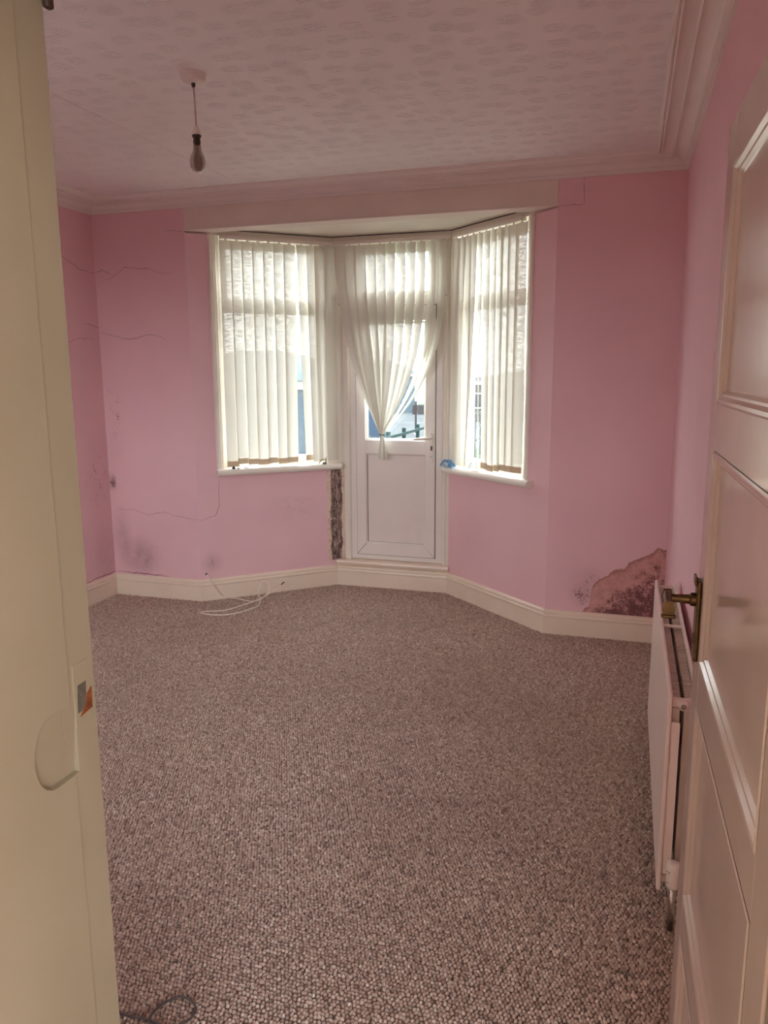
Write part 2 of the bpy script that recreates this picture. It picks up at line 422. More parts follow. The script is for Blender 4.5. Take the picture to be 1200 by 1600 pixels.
m_bl = pink('pink_emulsion_bay', ((0.08, 0.27, 0.10, 0.10, 0.02, 0.45), (0.70, 0.62, 0.35, 0.25, -0.02, 0.18)))
m_pk = pink('pink_emulsion', ((0.3, 0.45, 0.25, 0.2, -0.03, 0.1),))
wall_left = struct(box('wall_left', (XL - T, YN - WT, 0), (XL, YF + T, ZC), m_wl), 'pink side wall with cracks and mould specks beside the doorway jamb', 'wall')
wall_right = struct(box('wall_right', (XR, YN - WT, 0), (XR + T, YF + T, ZC), pink('pink_emulsion_right', (), None, 'y')), 'pink wall behind the radiator and the open door', 'wall')
wall_fl = struct(box('wall_front_left', (XL, YF, 0), (PB[0], YF + T, ZC), m_fl), 'cracked mouldy pink wall between corner and left bay window', 'wall')
wall_fr = struct(box('wall_front_right', (PE[0], YF, 0), (XR, YF + T, ZC), m_fr), 'pink wall with dark damp patch beside the radiator', 'wall')
SILL = 0.885
wb = MB().box((0, 0, 0), (LB, T, SILL)).box((0, 0.0, SILL), (0.145, T, ZBC))
wall_bl = struct(wb.build('wall_bay_left', m_bl, loc=(PB[0], PB[1], 0), rz=AL), 'pink angled bay wall under the left window', 'wall')
LR = math.hypot(PE[0] - PD[0], PE[1] - PD[1])
wb = MB().box((0, 0, 0), (LR, T, SILL)).box((0.835, 0, SILL), (LR, T, ZBC))
wall_br = struct(wb.build('wall_bay_right', m_pk, loc=(PD[0], PD[1], 0), rz=AR), 'pink angled bay wall under the right window', 'wall')
wall_bc = struct(box('wall_bay_centre', (PC[0], 5.312, 0), (PD[0], 5.45, 0.165), MT['skirt']), 'cream boarded upstand under the glazed door', 'wall')
# corner posts of the bay
wp = MB().add([(PC[0] - 0.005, 5.312, 0.16), (-1.985, 5.352, 0.16), (-1.985, 5.46, 0.16), (-2.13, 5.46, 0.16), (-2.105, 5.262, 0.16),
               (PC[0] - 0.005, 5.312, ZBC), (-1.985, 5.352, ZBC), (-1.985, 5.46, ZBC), (-2.13, 5.46, ZBC), (-2.105, 5.262, ZBC)],
              [(4, 3, 2, 1, 0), (5, 6, 7, 8, 9), (0, 1, 6, 5), (1, 2, 7, 6), (2, 3, 8, 7), (3, 4, 9, 8), (4, 0, 5, 9)])
struct(wp.build('trim_5', MT['baywhite']), 'cream timber corner post left of the glazed door', 'post')
wp = MB().add([(PD[0] + 0.003, 5.312, 0.16), (-1.13, 5.262, 0.16), (-1.06, 5.46, 0.16), (-1.186, 5.46, 0.16),
               (PD[0] + 0.003, 5.312, ZBC), (-1.13, 5.262, ZBC), (-1.06, 5.46, ZBC), (-1.186, 5.46, ZBC)],
              [(3, 2, 1, 0), (4, 5, 6, 7), (0, 1, 5, 4), (1, 2, 6, 5), (2, 3, 7, 6), (3, 0, 4, 7)])
struct(wp.build('trim_6', MT['baywhite']), 'cream timber corner post right of the glazed door', 'post')
# beam over the bay, with a thin bead along its lower edge
bm_ = MB().box((PB[0], YF - 0.004, ZBM + 0.012), (PE[0], YF + T, ZC)).box((PB[0] - 0.004, YF - 0.012, ZBM), (PE[0] + 0.004, YF + T, ZBM + 0.012))
struct(bm_.build('wall_bay_header', MT['beam'], bevel=0.002), 'off white beam spanning the bay opening below the cornice', 'beam')
# ceilings
ceil_o = struct(box('ceiling', (XL - T, YN - WT, ZC), (XR + T, YF + T, ZC + 0.1), MT['ceil']), 'off white ceiling with embossed paper', 'ceiling')
e = 0.16
bc = [(PB[0] - 0.1, YF + 0.1), (PE[0] + 0.1, YF + 0.1), (PD[0] + e, 5.312 + e + 0.05), (PC[0] - e, 5.312 + e + 0.05)]
struct(MB().add([(x, y, ZBC) for x, y in bc] + [(x, y, ZBC + 0.08) for x, y in bc],
                [(3, 2, 1, 0), (4, 5, 6, 7), (0, 1, 5, 4), (1, 2, 6, 5), (2, 3, 7, 6), (3, 0, 4, 7)]).build('ceiling_bay', MT['baywhite']),
       'small cream ceiling inside the bay', 'ceiling')
# straight paper seam on the ceiling
mesh('paper_seam', [(-2.302, 1.6, ZC - 0.0012), (-2.297, 1.6, ZC - 0.0012), (-2.297, 4.3, ZC - 0.0012), (-2.302, 4.3, ZC - 0.0012),
                    (-2.302, 1.6, ZC + 0.001), (-2.297, 1.6, ZC + 0.001), (-2.297, 4.3, ZC + 0.001), (-2.302, 4.3, ZC + 0.001)],
     [(0, 1, 2, 3), (0, 4, 5, 1), (2, 6, 7, 3), (1, 5, 6, 2), (3, 7, 4, 0)], MT['seam'], ceil_o)

# ------------------------------------------------------------------ swept trims (cornice and skirting)
def sweep_pieces(prof, path, closed=False):
    """prof: (distance from wall, z); path runs with the room on its right. One mitred piece per segment."""
    n = len(path); P = [Vector(p) for p in path]; out = []
    def dirn(i): return (P[(i + 1) % n] - P[i]).normalized()
    def off(i):
        segs = []
        if closed or i > 0: segs.append(dirn((i - 1) % n))
        if closed or i < n - 1: segs.append(dirn(i))
        ns = [Vector((d.y, -d.x)) for d in segs]
        if len(ns) == 1: return ns[0]
        m = (ns[0] + ns[1]); m = m / m.dot(m) * 2 / 1
        m = (ns[0] + ns[1]).normalized(); return m / m.dot(ns[0])
    for i in range(n if closed else n - 1):
        a, b = P[i], P[(i + 1) % n]; oa, ob = off(i), off((i + 1) % n); mb = MB(); k = len(prof)
        v = [(a.x + oa.x * d, a.y + oa.y * d, z) for d, z in prof] + [(b.x + ob.x * d, b.y + ob.y * d, z) for d, z in prof]
        f = [(j, j + 1, k + j + 1, k + j) for j in range(k - 1)] + [(k - 1, 0, k, 2 * k - 1)]
        f += [tuple(reversed(range(k))), tuple(range(k, 2 * k))]
        out.append(mb.add(v, f))
    return out
zc = 2.622
corn = [(0, zc), (0.012, zc), (0.012, zc + 0.008), (0.018, zc + 0.008), (0.018, zc + 0.018), (0.026, zc + 0.018), (0.026, zc + 0.021)]
for k in range(9):
    q = k / 8 * math.pi / 2
    corn.append((0.028 + 0.055 * (1 - math.cos(q)), zc + 0.021 + 0.036 * math.sin(q)))
corn += [(0.085, zc + 0.049), (0.089, zc + 0.046), (0.094, zc + 0.049), (0.096, zc + 0.066), (0.140, zc + 0.068), (0.141, zc + 0.055), (0.145, zc + 0.052), (0.149, zc + 0.055), (0.151, zc + 0.062), (0.154, zc + 0.062),
         (0.156, zc + 0.056), (0.160, zc + 0.053), (0.164, zc + 0.056), (0.166, zc + 0.067), (0.172, zc + 0.069), (0.172, 2.70), (0, 2.70)]
per = [(XL, YN), (XL, YF), (XR, YF), (XR, YN)]
for i, (mb, lab) in enumerate(zip(sweep_pieces(corn, per, True), ('stepped plaster cornice above the left wall', 'stepped plaster cornice running above the bay beam',
        'stepped plaster cornice above the right wall', 'stepped plaster cornice above the doorway wall'))):
    struct(mb.build('trim_%d' % (i + 1), MT['cornice']), lab, 'cornice')
sk = [(0, 0.0), (0.019, 0.0), (0.019, 0.108), (0.022, 0.112), (0.024, 0.119), (0.022, 0.126), (0.017, 0.130), (0.019, 0.134), (0.0195, 0.141), (0.016, 0.149), (0.008, 0.155), (0, HB)]
bpath = [(XL, YN), (XL, YF), PB, PC, PD, PE, (XR, YF), (XR, YN)]
labs = (('left', 'cream skirting board along the left wall'), ('front_left', 'cream skirting board below the mouldy pink wall'), ('bay_left', 'cream skirting board under the left bay window'),
        ('bay_centre', 'cream skirting board under the glazed door step'), ('bay_right', 'cream skirting board under the right bay window'),
        ('front_right', 'cream skirting board below the damp patch'), ('right', 'cream skirting board behind the radiator'))
for mb, (nm, lab) in zip(sweep_pieces(sk, bpath), labs):
    struct(mb.build('baseboard_' + nm, MT['skirt']), lab, 'skirting')

# ------------------------------------------------------------------ cracks in the plaster (thin ragged fissures on the walls)
def crack(parent, pts, w=0.004, axis='y', plane=YF, sgn=-1):
    pts2 = []
    for (a, b), (c, d) in zip(pts[:-1], pts[1:]):
        n = max(2, int(math.hypot(c - a, d - b) / 0.02))
        for k in range(n):
            t = k / n; pts2.append((a + (c - a) * t + random.uniform(-.002, .002), b + (d - b) * t + random.uniform(-.004, .004)))
    pts2.append(pts[-1]); v = []; f = []; N = len(pts2)
    for i, (a, b) in enumerate(pts2):
        ww = 0.6 * w * (0.35 + 0.65 * math.sin(math.pi * (i + 0.3) / N)) * random.uniform(0.6, 1.2) / 2
        t = (pts2[min(i + 1, N - 1)][0] - pts2[max(i - 1, 0)][0], pts2[min(i + 1, N - 1)][1] - pts2[max(i - 1, 0)][1]); L = math.hypot(*t) or 1
        nx, nz = -t[1] / L, t[0] / L
        for s in (1, -1):
            p = (a + nx * ww * s, b + nz * ww * s)
            for dep in (0.0006, -0.001):
                y = plane + sgn * dep
                v.append((p[0], y, p[1]) if axis == 'y' else (y, p[0], p[1]))
    for i in range(N - 1):
        k = 4 * i; f += [(k, k + 4, k + 6, k + 2), (k, k + 1, k + 5, k + 4), (k + 2, k + 6, k + 7, k + 3)]
    mesh('crack', v, f, MT['crack'], parent)
crack(wall_left, [(4.25, 2.34), (4.318, 2.314), (4.477, 2.257), (4.62, 2.25)], axis='x', plane=XL, sgn=1)
crack(wall_fl, [(-3.498, 2.252), (-3.445, 2.265), (-3.379, 2.238)])
crack(wall_fl, [(-3.456, 2.194), (-3.369, 2.219), (-3.262, 2.279), (-3.162, 2.266), (-3.096, 2.268), (-3.0, 2.228), (-2.901, 2.231)])
crack(wall_left, [(4.496, 1.912), (4.625, 1.89)], axis='x', plane=XL, sgn=1)
crack(wall_left, [(4.25, 1.78), (4.326, 1.787), (4.413, 1.811), (4.559, 1.811)], axis='x', plane=XL, sgn=1, w=0.003)
crack(wall_fl, [(-3.498, 1.858), (-3.388, 1.834), (-3.298, 1.81), (-3.195, 1.817), (-3.126, 1.835), (-3.048, 1.834), (-2.983, 1.804)])
crack(wall_fl, [(-3.46, 0.628), (-3.316, 0.63), (-3.201, 0.595), (-3.07, 0.626), (-2.991, 0.605), (-2.811, 0.582), (-2.797, 0.583)], w=0.0035)
crack(wall_fl, [(-2.939, 2.49), (-2.80, 2.485)], w=0.003)
crack(wall_bl, [(0.002, 0.582), (0.027, 0.58), (0.118, 0.605), (0.146, 0.668), (0.152, 0.849)], plane=0.0)
crack(wall_fr, [(-0.293, 2.62), (-0.288, 2.483)], w=0.003)
crack(wall_fr, [(-0.288, 2.483), (-0.425, 2.482)], w=0.003)
crack(wall_fl, [(-3.49, 0.172), (-3.30, 0.166), (-3.05, 0.163)], w=0.009)
crack(wall_left, [(4.30, 0.16), (4.45, 0.168), (4.625, 0.17)], axis='x', plane=XL, sgn=1, w=0.009)

# ------------------------------------------------------------------ bay windows
def bay_window(name, P, a, x0, x1, label, sill_x, trim_left, trim_right):
    w = struct(empty(name, (P[0], P[1], 0), a), label, 'window')
    MB().ring(x0, x1, 0.925, 2.485, 0.058, 0.085, 0.150).build('window_frame', MT['upvc'], w, bevel=0.004)
    MB().box((x0 + 0.058, 0.088, 1.985), (x1 - 0.058, 0.148, 2.055)).build('transom', MT['upvc'], w, bevel=0.004)
    s = MB().ring(x0 + 0.05, x1 - 0.05, 2.045, 2.435, 0.032, 0.078, 0.13).build('sash', MT['upvc'], w, bevel=0.003)
    box('pane', (x0 + 0.07, 0.112, 2.06), (x1 - 0.07, 0.118, 2.42), MT['glass'], w)
    box('pane', (x0 + 0.05, 0.112, 0.97), (x1 - 0.05, 0.118, 1.995), MT['glass'], w)
    # board across the window head and dark open joint above it
    box('head_board', (-0.0, 0.0, 2.470), (LB, 0.16, 2.506), MT['baywhite'], w, bevel=0.002)
    box('head_joint', (0.0, -0.0015, 2.505), (LB, 0.02, 2.5095), MT['black'], w)
    # sill with a rounded nose
    sa, sb = sill_x; prof = [(0.11, 0.880), (-0.035, 0.880)]
    for k in range(9):
        q = -math.pi / 2 - k / 8 * math.pi
        prof.append((-0.040 + 0.0225 * math.cos(q), 0.9025 + 0.0225 * math.sin(q)))
    prof += [(0.11, 0.925)]
    v = [(sa, y, z) for y, z in prof] + [(sb, y, z) for y, z in prof]; k = len(prof)
    mesh('window_sill', v, [(j, (j + 1) % k, k + (j + 1) % k, k + j) for j in range(k)] + [tuple(reversed(range(k))), tuple(range(k, 2 * k))], MT['baywhite'], w)
    # moulded architraves
    for (t0, t1) in (trim_left, trim_right):
        if t0 is None: continue
        d = 1 if t1 > t0 else -1
        pr = [(0, 0.10), (0, -0.006), (0.008, -0.014), (0.016, -0.014), (0.020, -0.008), (0.030, -0.008), (0.034, 0.004), (0.052, 0.006), (0.058, 0.016), (0.078, 0.018), (0.080, 0.10)]
        v = [(t0 + d * u, y, 0.925) for u, y in pr] + [(t0 + d * u, y, 2.470) for u, y in pr]; k = len(pr)
        f = [(j, (j + 1) % k, k + (j + 1) % k, k + j) for j in range(k)] + [tuple(reversed(range(k))), tuple(range(k, 2 * k))]
        if d < 0: f = [tuple(reversed(q)) for q in f]
        mesh('architrave', v, f, MT['baywhite'], w)
    return w
win1 = bay_window('window_1', PB, AL, 0.20, 0.985, 'left bay window in white plastic frame behind closed vertical blinds', (0.138, 1.045), (0.143, 0.223), (None, None))
win2 = bay_window('window_2', PD, AR, 0.035, 0.775, 'right bay window in white plastic frame behind ruffled vertical blinds', (-0.01, 0.885), (None, None), (0.835, 0.755))
box('window_jamb', (0.975, 0.01, 0.925), (1.02, 0.15, 2.47), MT['baywhite'], win1)
box('window_jamb', (0.0, 0.01, 0.925), (0.045, 0.15, 2.47), MT['baywhite'], win2)

# ------------------------------------------------------------------ glazed door in the middle of the bay
d1 = struct(empty('door_1', (-1.59, 5.35, 0.2)), 'white plastic glazed door with fanlight in the middle of the bay', 'door')
ox, oy, oz = -1.59, 5.35, 0.2
def D(x, y, z): return (x - ox, y - oy, z - oz)
def dring(x0, x1, z0, z1, w, y0, y1, nm, mt='upvc', par=None, y0i=None, bevel=0.004):
    return MB().ring(x0 - ox, x1 - ox, z0 - oz, z1 - oz, w, y0 - oy, y1 - oy, None if y0i is None else y0i - oy).build(nm, MT[mt], par or d1, bevel=bevel)
def dbox(lo, hi, nm, mt='upvc', par=None, bevel=0.0):
    return MB().box(D(*lo), D(*hi)).build(nm, MT[mt], par or d1, bevel=bevel)
dring(-1.935, -1.243, 0.205, 2.47, (0.055, 0.055, 0.045, 0.06), 5.348, 5.42, 'door_frame')
dbox((-1.88, 5.352, 2.035), (-1.298, 5.415, 2.10), 'transom', bevel=0.004)
dring(-1.88, -1.298, 2.09, 2.43, 0.040, 5.355, 5.41, 'fanlight_sash')
dbox((-1.845, 5.382, 2.125), (-1.333, 5.388, 2.395), 'pane', 'glass')
leaf = dring(-1.886, -1.297, 0.243, 2.032, (0.070, 0.070, 0.085, 0.10), 5.335, 5.40, 'door_leaf')
dring(-1.818, -1.366, 1.092, 1.928, 0.016, 5.341, 5.37, 'glazing_bead', 'upvc', leaf, 5.352)
dbox((-1.81, 5.366, 1.10), (-1.37, 5.372, 1.925), 'pane', 'glass', leaf)
dbox((-1.82, 5.336, 0.995), (-1.365, 5.40, 1.095), 'mid_rail', 'upvc', leaf, 0.004)
dbox((-1.818, 5.358, 0.325), (-1.366, 5.385, 0.998), 'lower_panel', 'upanel', leaf)
dring(-1.818, -1.366, 0.325, 0.998, (0.008, 0.014, 0.014, 0.014), 5.342, 5.37, 'panel_bead', 'upvc', leaf, 5.354, 0.0)
dring(-1.812, -1.378, 0.338, 0.986, (0.006, 0.0022, 0.0022, 0.0022), 5.3565, 5.37, 'gasket', 'gasket', leaf, bevel=0)
dring(-1.890, -1.293, 0.239, 2.036, 0.0045, 5.3465, 5.36, 'door_seal', 'gasket', bevel=0)
for x0, x1, z0, z1 in ((-1.886, -1.816, 0.243, 0.328), (-1.297, -1.367, 0.243, 0.328)):     # welded mitre joints
    q = MB(); dx = 0.0012
    q.add([D(x0 - dx, 5.3345, z0 + dx), D(x0 + dx, 5.3345, z0 - dx + 0.002), D(x1 + dx, 5.3345, z1 - dx), D(x1 - dx, 5.3345, z1 + dx),
           D(x0 - dx, 5.337, z0 + dx), D(x0 + dx, 5.337, z0 - dx + 0.002), D(x1 + dx, 5.337, z1 - dx), D(x1 - dx, 5.337, z1 + dx)],
          [(0, 1, 2, 3), (0, 4, 5, 1), (2, 6, 7, 3), (1, 5, 6, 2), (3, 7, 4, 0)])
    q.build('mitre_joint', MT['gasket'], leaf)
hp = MB().box(D(-1.333, 5.325, 0.945), D(-1.307, 5.336, 1.150)).build('handle_plate', MT['plastic'], leaf, bevel=0.004)
lv = MB().tube([D(-1.320, 5.328, 1.118), D(-1.320, 5.285, 1.118)], 0.009, 12).tube([D(-1.314, 5.285, 1.118), D(-1.35, 5.282, 1.117), D(-1.40, 5.284, 1.114), D(-1.438, 5.288, 1.110)], [0.010, 0.0095, 0.009, 0.007], 12)
lv.build('lever_handle', MT['plastic'], leaf, smooth_=True)
dbox((-1.325, 5.3225, 1.030), (-1.313, 5.3255, 1.062), 'key_cylinder', 'lampdark', leaf, 0.002)
MB().tube([D(-1.320, 5.3255, 0.985), D(-1.320, 5.3235, 0.985)], 0.0035, 10).build('screw', MT['lampdark'], leaf)
MB().tube([D(-1.320, 5.3255, 1.143), D(-1.320, 5.3235, 1.143)], 0.003, 10).build('screw', MT['lampdark'], leaf)
# plain timber linings beside the frame
for x0, x1 in ((-1.985, -1.935), (-1.243, -1.187)):
    MB().box(D(x0, 5.338, 0.2), D(x1, 5.42, 2.47)).box(D(x0 + (0.028 if x0 < -1.5 else 0.006), 5.330, 0.2), D(x0 + (0.046 if x0 < -1.5 else 0.026), 5.34, 2.47)).build('lining', MT['baywhite'], d1, bevel=0.003)
MB().box(D(-2.03, 5.31, 2.465), D(-1.19, 5.42, 2.506)).build('head_board', MT['baywhite'], d1, bevel=0.002)
MB().box(D(-2.04, 5.3085, 2.505), D(-1.189, 5.33, 2.5095)).build('head_joint', MT['black'], d1)
# small dark hook screwed to the post, remains of a catch on the other side
MB().tube([D(-1.995, 5.335, 2.115), D(-1.995, 5.315, 2.117), D(-1.995, 5.308, 2.108)], 0.005, 8).tube([D(-1.998, 5.33, 2.085), D(-2.0, 5.325, 2.045)], 0.002, 6).build('hook', MT['black'], d1)
MB().tube([D(-1.235, 5.33, 2.135), D(-1.262, 5.325, 2.10), D(-1.215, 5.322, 2.092)], 0.0022, 6).build('hook', MT['lampdark'], d1)
# door step
prof = [(5.42, 0.165), (5.312, 0.165), (5.300, 0.160), (5.296, 0.168)]
for k in range(7):
    q = -math.pi / 2 - k / 6 * math.pi
    prof.append((5.290 + 0.016 * math.cos(q), 0.186 + 0.016 * math.sin(q)))
prof += [(5.42, 0.204)]
k = len(prof); v = [(-2.033, y, z) for y, z in prof] + [(-1.182, y, z) for y, z in prof]
struct(mesh('trim_7', v, [(j, (j + 1) % k, k + (j + 1) % k, k + j) for j in range(k)] + [tuple(reversed(range(k))), tuple(range(k, 2 * k))], MT['skirt']),
       'cream painted timber door step under the glazed door', 'step')

# rotten strip beside the door: bare timber with ragged peeling paint on both sides
def ragged(name, mat, path, z0, z1, nz, jit, depth, parent, seed):
    rg = random.Random(seed); n = len(path); v = []; f = []
    for i in range(nz + 1):
        z = z0 + (z1 - z0) * i / nz
        jl, jr = rg.uniform(-1, 1) * jit, rg.uniform(-1, 1) * jit
        for k, (x, y) in enumerate(path):
            dx = jl if k == 0 else (jr if k == n - 1 else 0)
            nx, ny = 0.5, -0.86
            dd = depth * rg.uniform(0.2, 1.0)
            v.append((x + dx + nx * dd, y + dx * 0.6 + ny * dd, z))
    for i in range(nz):
        for k in range(n - 1):
            a = i * n + k; f.append((a, a + 1, a + n + 1, a + n))
    o = mesh(name, v, f, mat, parent); s = o.modifiers.new('thick', 'SOLIDIFY'); s.thickness = 0.006; s.offset = -1
    return o
pt = lambda t, o: bay_point(PB, AL, t, -o, 0)[:2]
ragged('bare_timber', MT['rot'], [pt(0.965, 0.002), pt(0.985, 0.003), pt(1.005, 0.003), (-2.037, 5.306), (-2.018, 5.321), (-2.000, 5.334)], 0.195, 0.878, 14, 0.005, 0.003, d1_p := None, 1)
bt = bpy.data.objects['bare_timber']; struct(bt, 'bare rotten dark strip beside the glazed door below the left sill', 'damaged strip')
ragged('peeling_paint', MT['peel'], [pt(0.948, 0.002), pt(0.957, 0.003), pt(0.972, 0.004)], 0.17, 0.877, 11, 0.005, 0.002, bt, 2)
ragged('peeling_paint', MT['peel'], [(-2.004, 5.329), (-1.996, 5.334), (-1.986, 5.338)], 0.205, 0.877, 11, 0.005, 0.002, bt, 3)

# ------------------------------------------------------------------ vertical blinds
def slat(parent, rows, nx=5, camber=0.004, pocket=True):
    """rows: (x, y, z, width, turn) from the top to the bottom, in the blind's own frame."""
    v = []; f = []
    for (x, y, z, w, a) in rows:
        for k in range(nx):
            u = (k / (nx - 1) - 0.5); c = camber * (1 - 4 * u * u)
            v.append((x + u * w * math.cos(a) + c * math.sin(a), y + u * w * math.sin(a) - c * math.cos(a), z))
    for i in range(len(rows) - 1):
        for k in range(nx - 1):
            p = i * nx + k; f.append((p, p + nx, p + nx + 1, p + 1))
    s = mesh('slat', v, f, MT['fabric'], parent, smooth_=True)
    if pocket:
        x, y, z, w, a = rows[-1]; wv = []
        for zz in (z + 0.002, z + 0.040):
            for dy in (-0.0022, 0.0022):
                for u in (-0.47, 0.47):
                    wv.append((x + u * w * math.cos(a) - dy * math.sin(a), y + u * w * math.sin(a) + dy * math.cos(a) - 0.002, zz))
        mesh('weight_pocket', wv, [(0, 2, 3, 1), (4, 5, 7, 6), (0, 1, 5, 4), (2, 6, 7, 3), (0, 4, 6, 2), (1, 3, 7, 5)], MT['weight'], s)
    # hanger clip
    x, y, z, w, a = rows[0]
    box('hanger', (x - 0.008, y - 0.003, z - 0.004), (x + 0.008, y + 0.003, z + 0.014), MT['plastic'], s)
    return s
def straight(parent, xt, xb, yt=-0.012, yb=None, at=0.3, ab=None, zt=2.440, zb=0.945, w=0.089, bow=0.0, pocket=True):
    yb = yt if yb is None else yb; ab = at if ab is None else ab; rows = []
    for i in range(15):
        t = i / 14; e_ = t * t * (3 - 2 * t)
        rows.append((xt + (xb - xt) * t + bow * math.sin(math.pi * t), yt + (yb - yt) * t, zt + (zb - zt) * t, w, at + (ab - at) * e_))
    return slat(parent, rows, pocket=pocket)
def headrail(parent, x0, x1, y):
    box('headrail', (x0, y - 0.022, 2.448), (x1, y + 0.022, 2.472), MT['plastic'], parent, bevel=0.003)

bl = tag(empty('vertical_blind', (PB[0], PB[1], 0), AL), 'cream vertical blind of straight slats over the left bay window', 'blind', 'vertical blinds of the bay')
headrail(bl, 0.225, 1.0, -0.012)
xs = [0.262 + 0.073 * i for i in range(11)]
for i, x in enumerate(xs):
    a = math.radians(random.uniform(4, 13)); sh = 0.0
    if i == 6: straight(bl, x, x - 0.012, at=a, ab=math.radians(8))
    elif i == 7: straight(bl, x + 0.014, x + 0.045, at=math.radians(22), ab=math.radians(30), zb=0.955)
    elif i == 8: straight(bl, x + 0.010, x + 0.03, yb=-0.03, at=math.radians(24), ab=math.radians(12), pocket=False)
    elif i > 8: straight(bl, x + 0.002, x + 0.006, at=a, ab=a, pocket=False)
    else: straight(bl, x, x + random.uniform(-0.008, 0.008), at=a, ab=a + math.radians(random.uniform(-8, 8)), zb=0.945 + random.uniform(-0.01, 0.012))

br = tag(empty('vertical_blind', (PD[0], PD[1], 0), AR), 'cream vertical blind with crossed twisted slats over the right bay window', 'blind', 'vertical blinds of the bay')
headrail(br, 0.05, 0.75, -0.012)
spec = [(0.085, 0.070, 4, 10), (0.150, 0.105, -4, 6), (0.205, 0.262, 2, -40), (0.268, 0.215, -8, -30), (0.332, 0.318, -12, -42), (0.400, 0.410, -8, -10),
        (0.466, 0.472, -10, -9), (0.530, 0.536, -7, -12), (0.592, 0.594, 4, -2), (0.662, 0.660, 8, 4), (0.735, 0.733, 10, 12)]
for i, (xt, xb, a, b) in enumerate(spec):
    straight(br, xt, xb, yt=-0.012, yb=-0.012 + (0.02 if i in (2, 4) else -0.015 if i == 3 else 0), at=math.radians(a), ab=math.radians(b), bow=(-0.02 if i in (1, 2) else 0.012 if i == 3 else 0), pocket=i > 3, zb=0.945 + random.uniform(-.006, .012))
MB().tube([(0.012, -0.03, 2.45), (0.012, -0.032, 2.0), (0.010, -0.032, 1.74)], 0.0025, 6).build('pull_cord', MT['plastic'], br)

bc_ = tag(empty('vertical_blind', (-1.6, 5.285, 0), 0), 'cream vertical blind tied in a knot across the glazed door', 'blind', 'vertical blinds of the bay')
headrail(bc_, -0.415, 0.385, 0.0)
KX, KZ, ZT = -0.075, 1.140, 2.440
NS = 11
for i in range(NS):
    x0 = -0.372 + 0.0735 * i; q = i / (NS - 1)
    ex = 1.75 + 1.4 * q; rows = []
    yk = 0.012 * math.sin(i * 2.1)
    a0 = math.radians(4 - 49 * q ** 0.9); ak = math.radians(25 - 80 * q)
    for k in range(25):
        s = 1 - k / 24; z = KZ + (ZT - KZ) * s
        g = 1 - (1 - s) ** ex
        wd = 0.089 * (0.18 + 0.82 * min(1, (s / 0.42)) ** 0.9)
        an = a0 + (ak - a0) * (1 - min(1, s / 0.85)) ** 1.2
        rows.append((KX + (x0 - KX) * g + 0.004 * (i - 5) / 5 * (1 - s), -0.004 * (i % 3) + yk * (1 - s), z, wd, an))
    for k in range(1, 7):                      # the bunched tail under the tie
        s = k / 6; rows.append((KX + 0.004 * (i - 5) / 5 + 0.018 * s * math.sin(i * 1.9 + 0.6) + 0.004, yk + 0.016 * s * math.cos(i * 2.7), KZ - 0.185 * s + 0.03 * s * ((i * 7) % 5) / 4, 0.014 + 0.022 * s, ak + 0.5 * math.sin(i * 1.3) + s * 0.5))
    slat(bc_, rows, pocket=False)
tie = MB()
tie.tube([(KX + 0.019 * math.cos(t), 0.022 * math.sin(t), KZ + 0.002 * math.sin(2 * t)) for t in [j * math.pi / 8 for j in range(17)]], 0.004, 6)
tie.build('tie', MT['gasket'], bc_)

# ------------------------------------------------------------------ pendant lamp
RX, RY = -1.64, 2.83
pn = tag(empty('pendant_lamp', (RX, RY, 2.70)), 'bare bulb hanging on a short flex from the white ceiling rose', 'lamp')
MB().lathe([(0.001, -0.036), (0.010, -0.036), (0.030, -0.033), (0.040, -0.029), (0.046, -0.020), (0.0475, -0.006), (0.0475, 0.002), (0.001, 0.002)]).build('ceiling_rose', MT['plastic'], pn, smooth_=False, bevel=0.002)
MB().lathe([(0.003, -0.050), (0.006, -0.050), (0.0085, -0.034), (0.001, -0.034)], seg=16).build('rose_grip', MT['lampdark'], pn, smooth_=True)
MB().tube([(0, 0, -0.045), (0.002, 0, -0.09), (0.004, -0.001, -0.14), (0.004, 0, -0.192)], 0.0032, 8).build('flex', MT['flexc'], pn, smooth_=True)
MB().lathe([(0.001, -0.186), (0.006, -0.187), (0.011, -0.196), (0.0155, -0.208), (0.0165, -0.222), (0.001, -0.222)], (0.004, 0, 0), 20).build('lamp_holder', MT['plastic'], pn, smooth_=True)
MB().lathe([(0.0175, -0.221), (0.0175, -0.227), (0.0135, -0.229), (0.0135, -0.242), (0.0145, -0.243), (0.0145, -0.249), (0.013, -0.250), (0.013, -0.262), (0.001, -0.262)][::-1], (0.004, 0, 0), 20).build('bulb_cap', MT['lampdark'], pn)
bulbm, nt, out = new_mat('dull_grey_bulb_glass')
vec, x, y, z = obj_xyz(nt)
bb = pbsdf(nt, out, Base_Color=srgb(150, 134, 112), Roughness=0.18)
bb.inputs['Transmission Weight'].default_value = 0.35
prof = [(0.0145, -0.260), (0.0150, -0.268), (0.0165, -0.276), (0.0210, -0.286), (0.0262, -0.298), (0.0292, -0.310), (0.0298, -0.320), (0.0285, -0.332), (0.0250, -0.342), (0.0190, -0.350), (0.0110, -0.3545), (0.002, -0.356)]
MB().lathe(prof, (0.004, 0, 0), 28).build('bulb', bulbm, pn, smooth_=True)

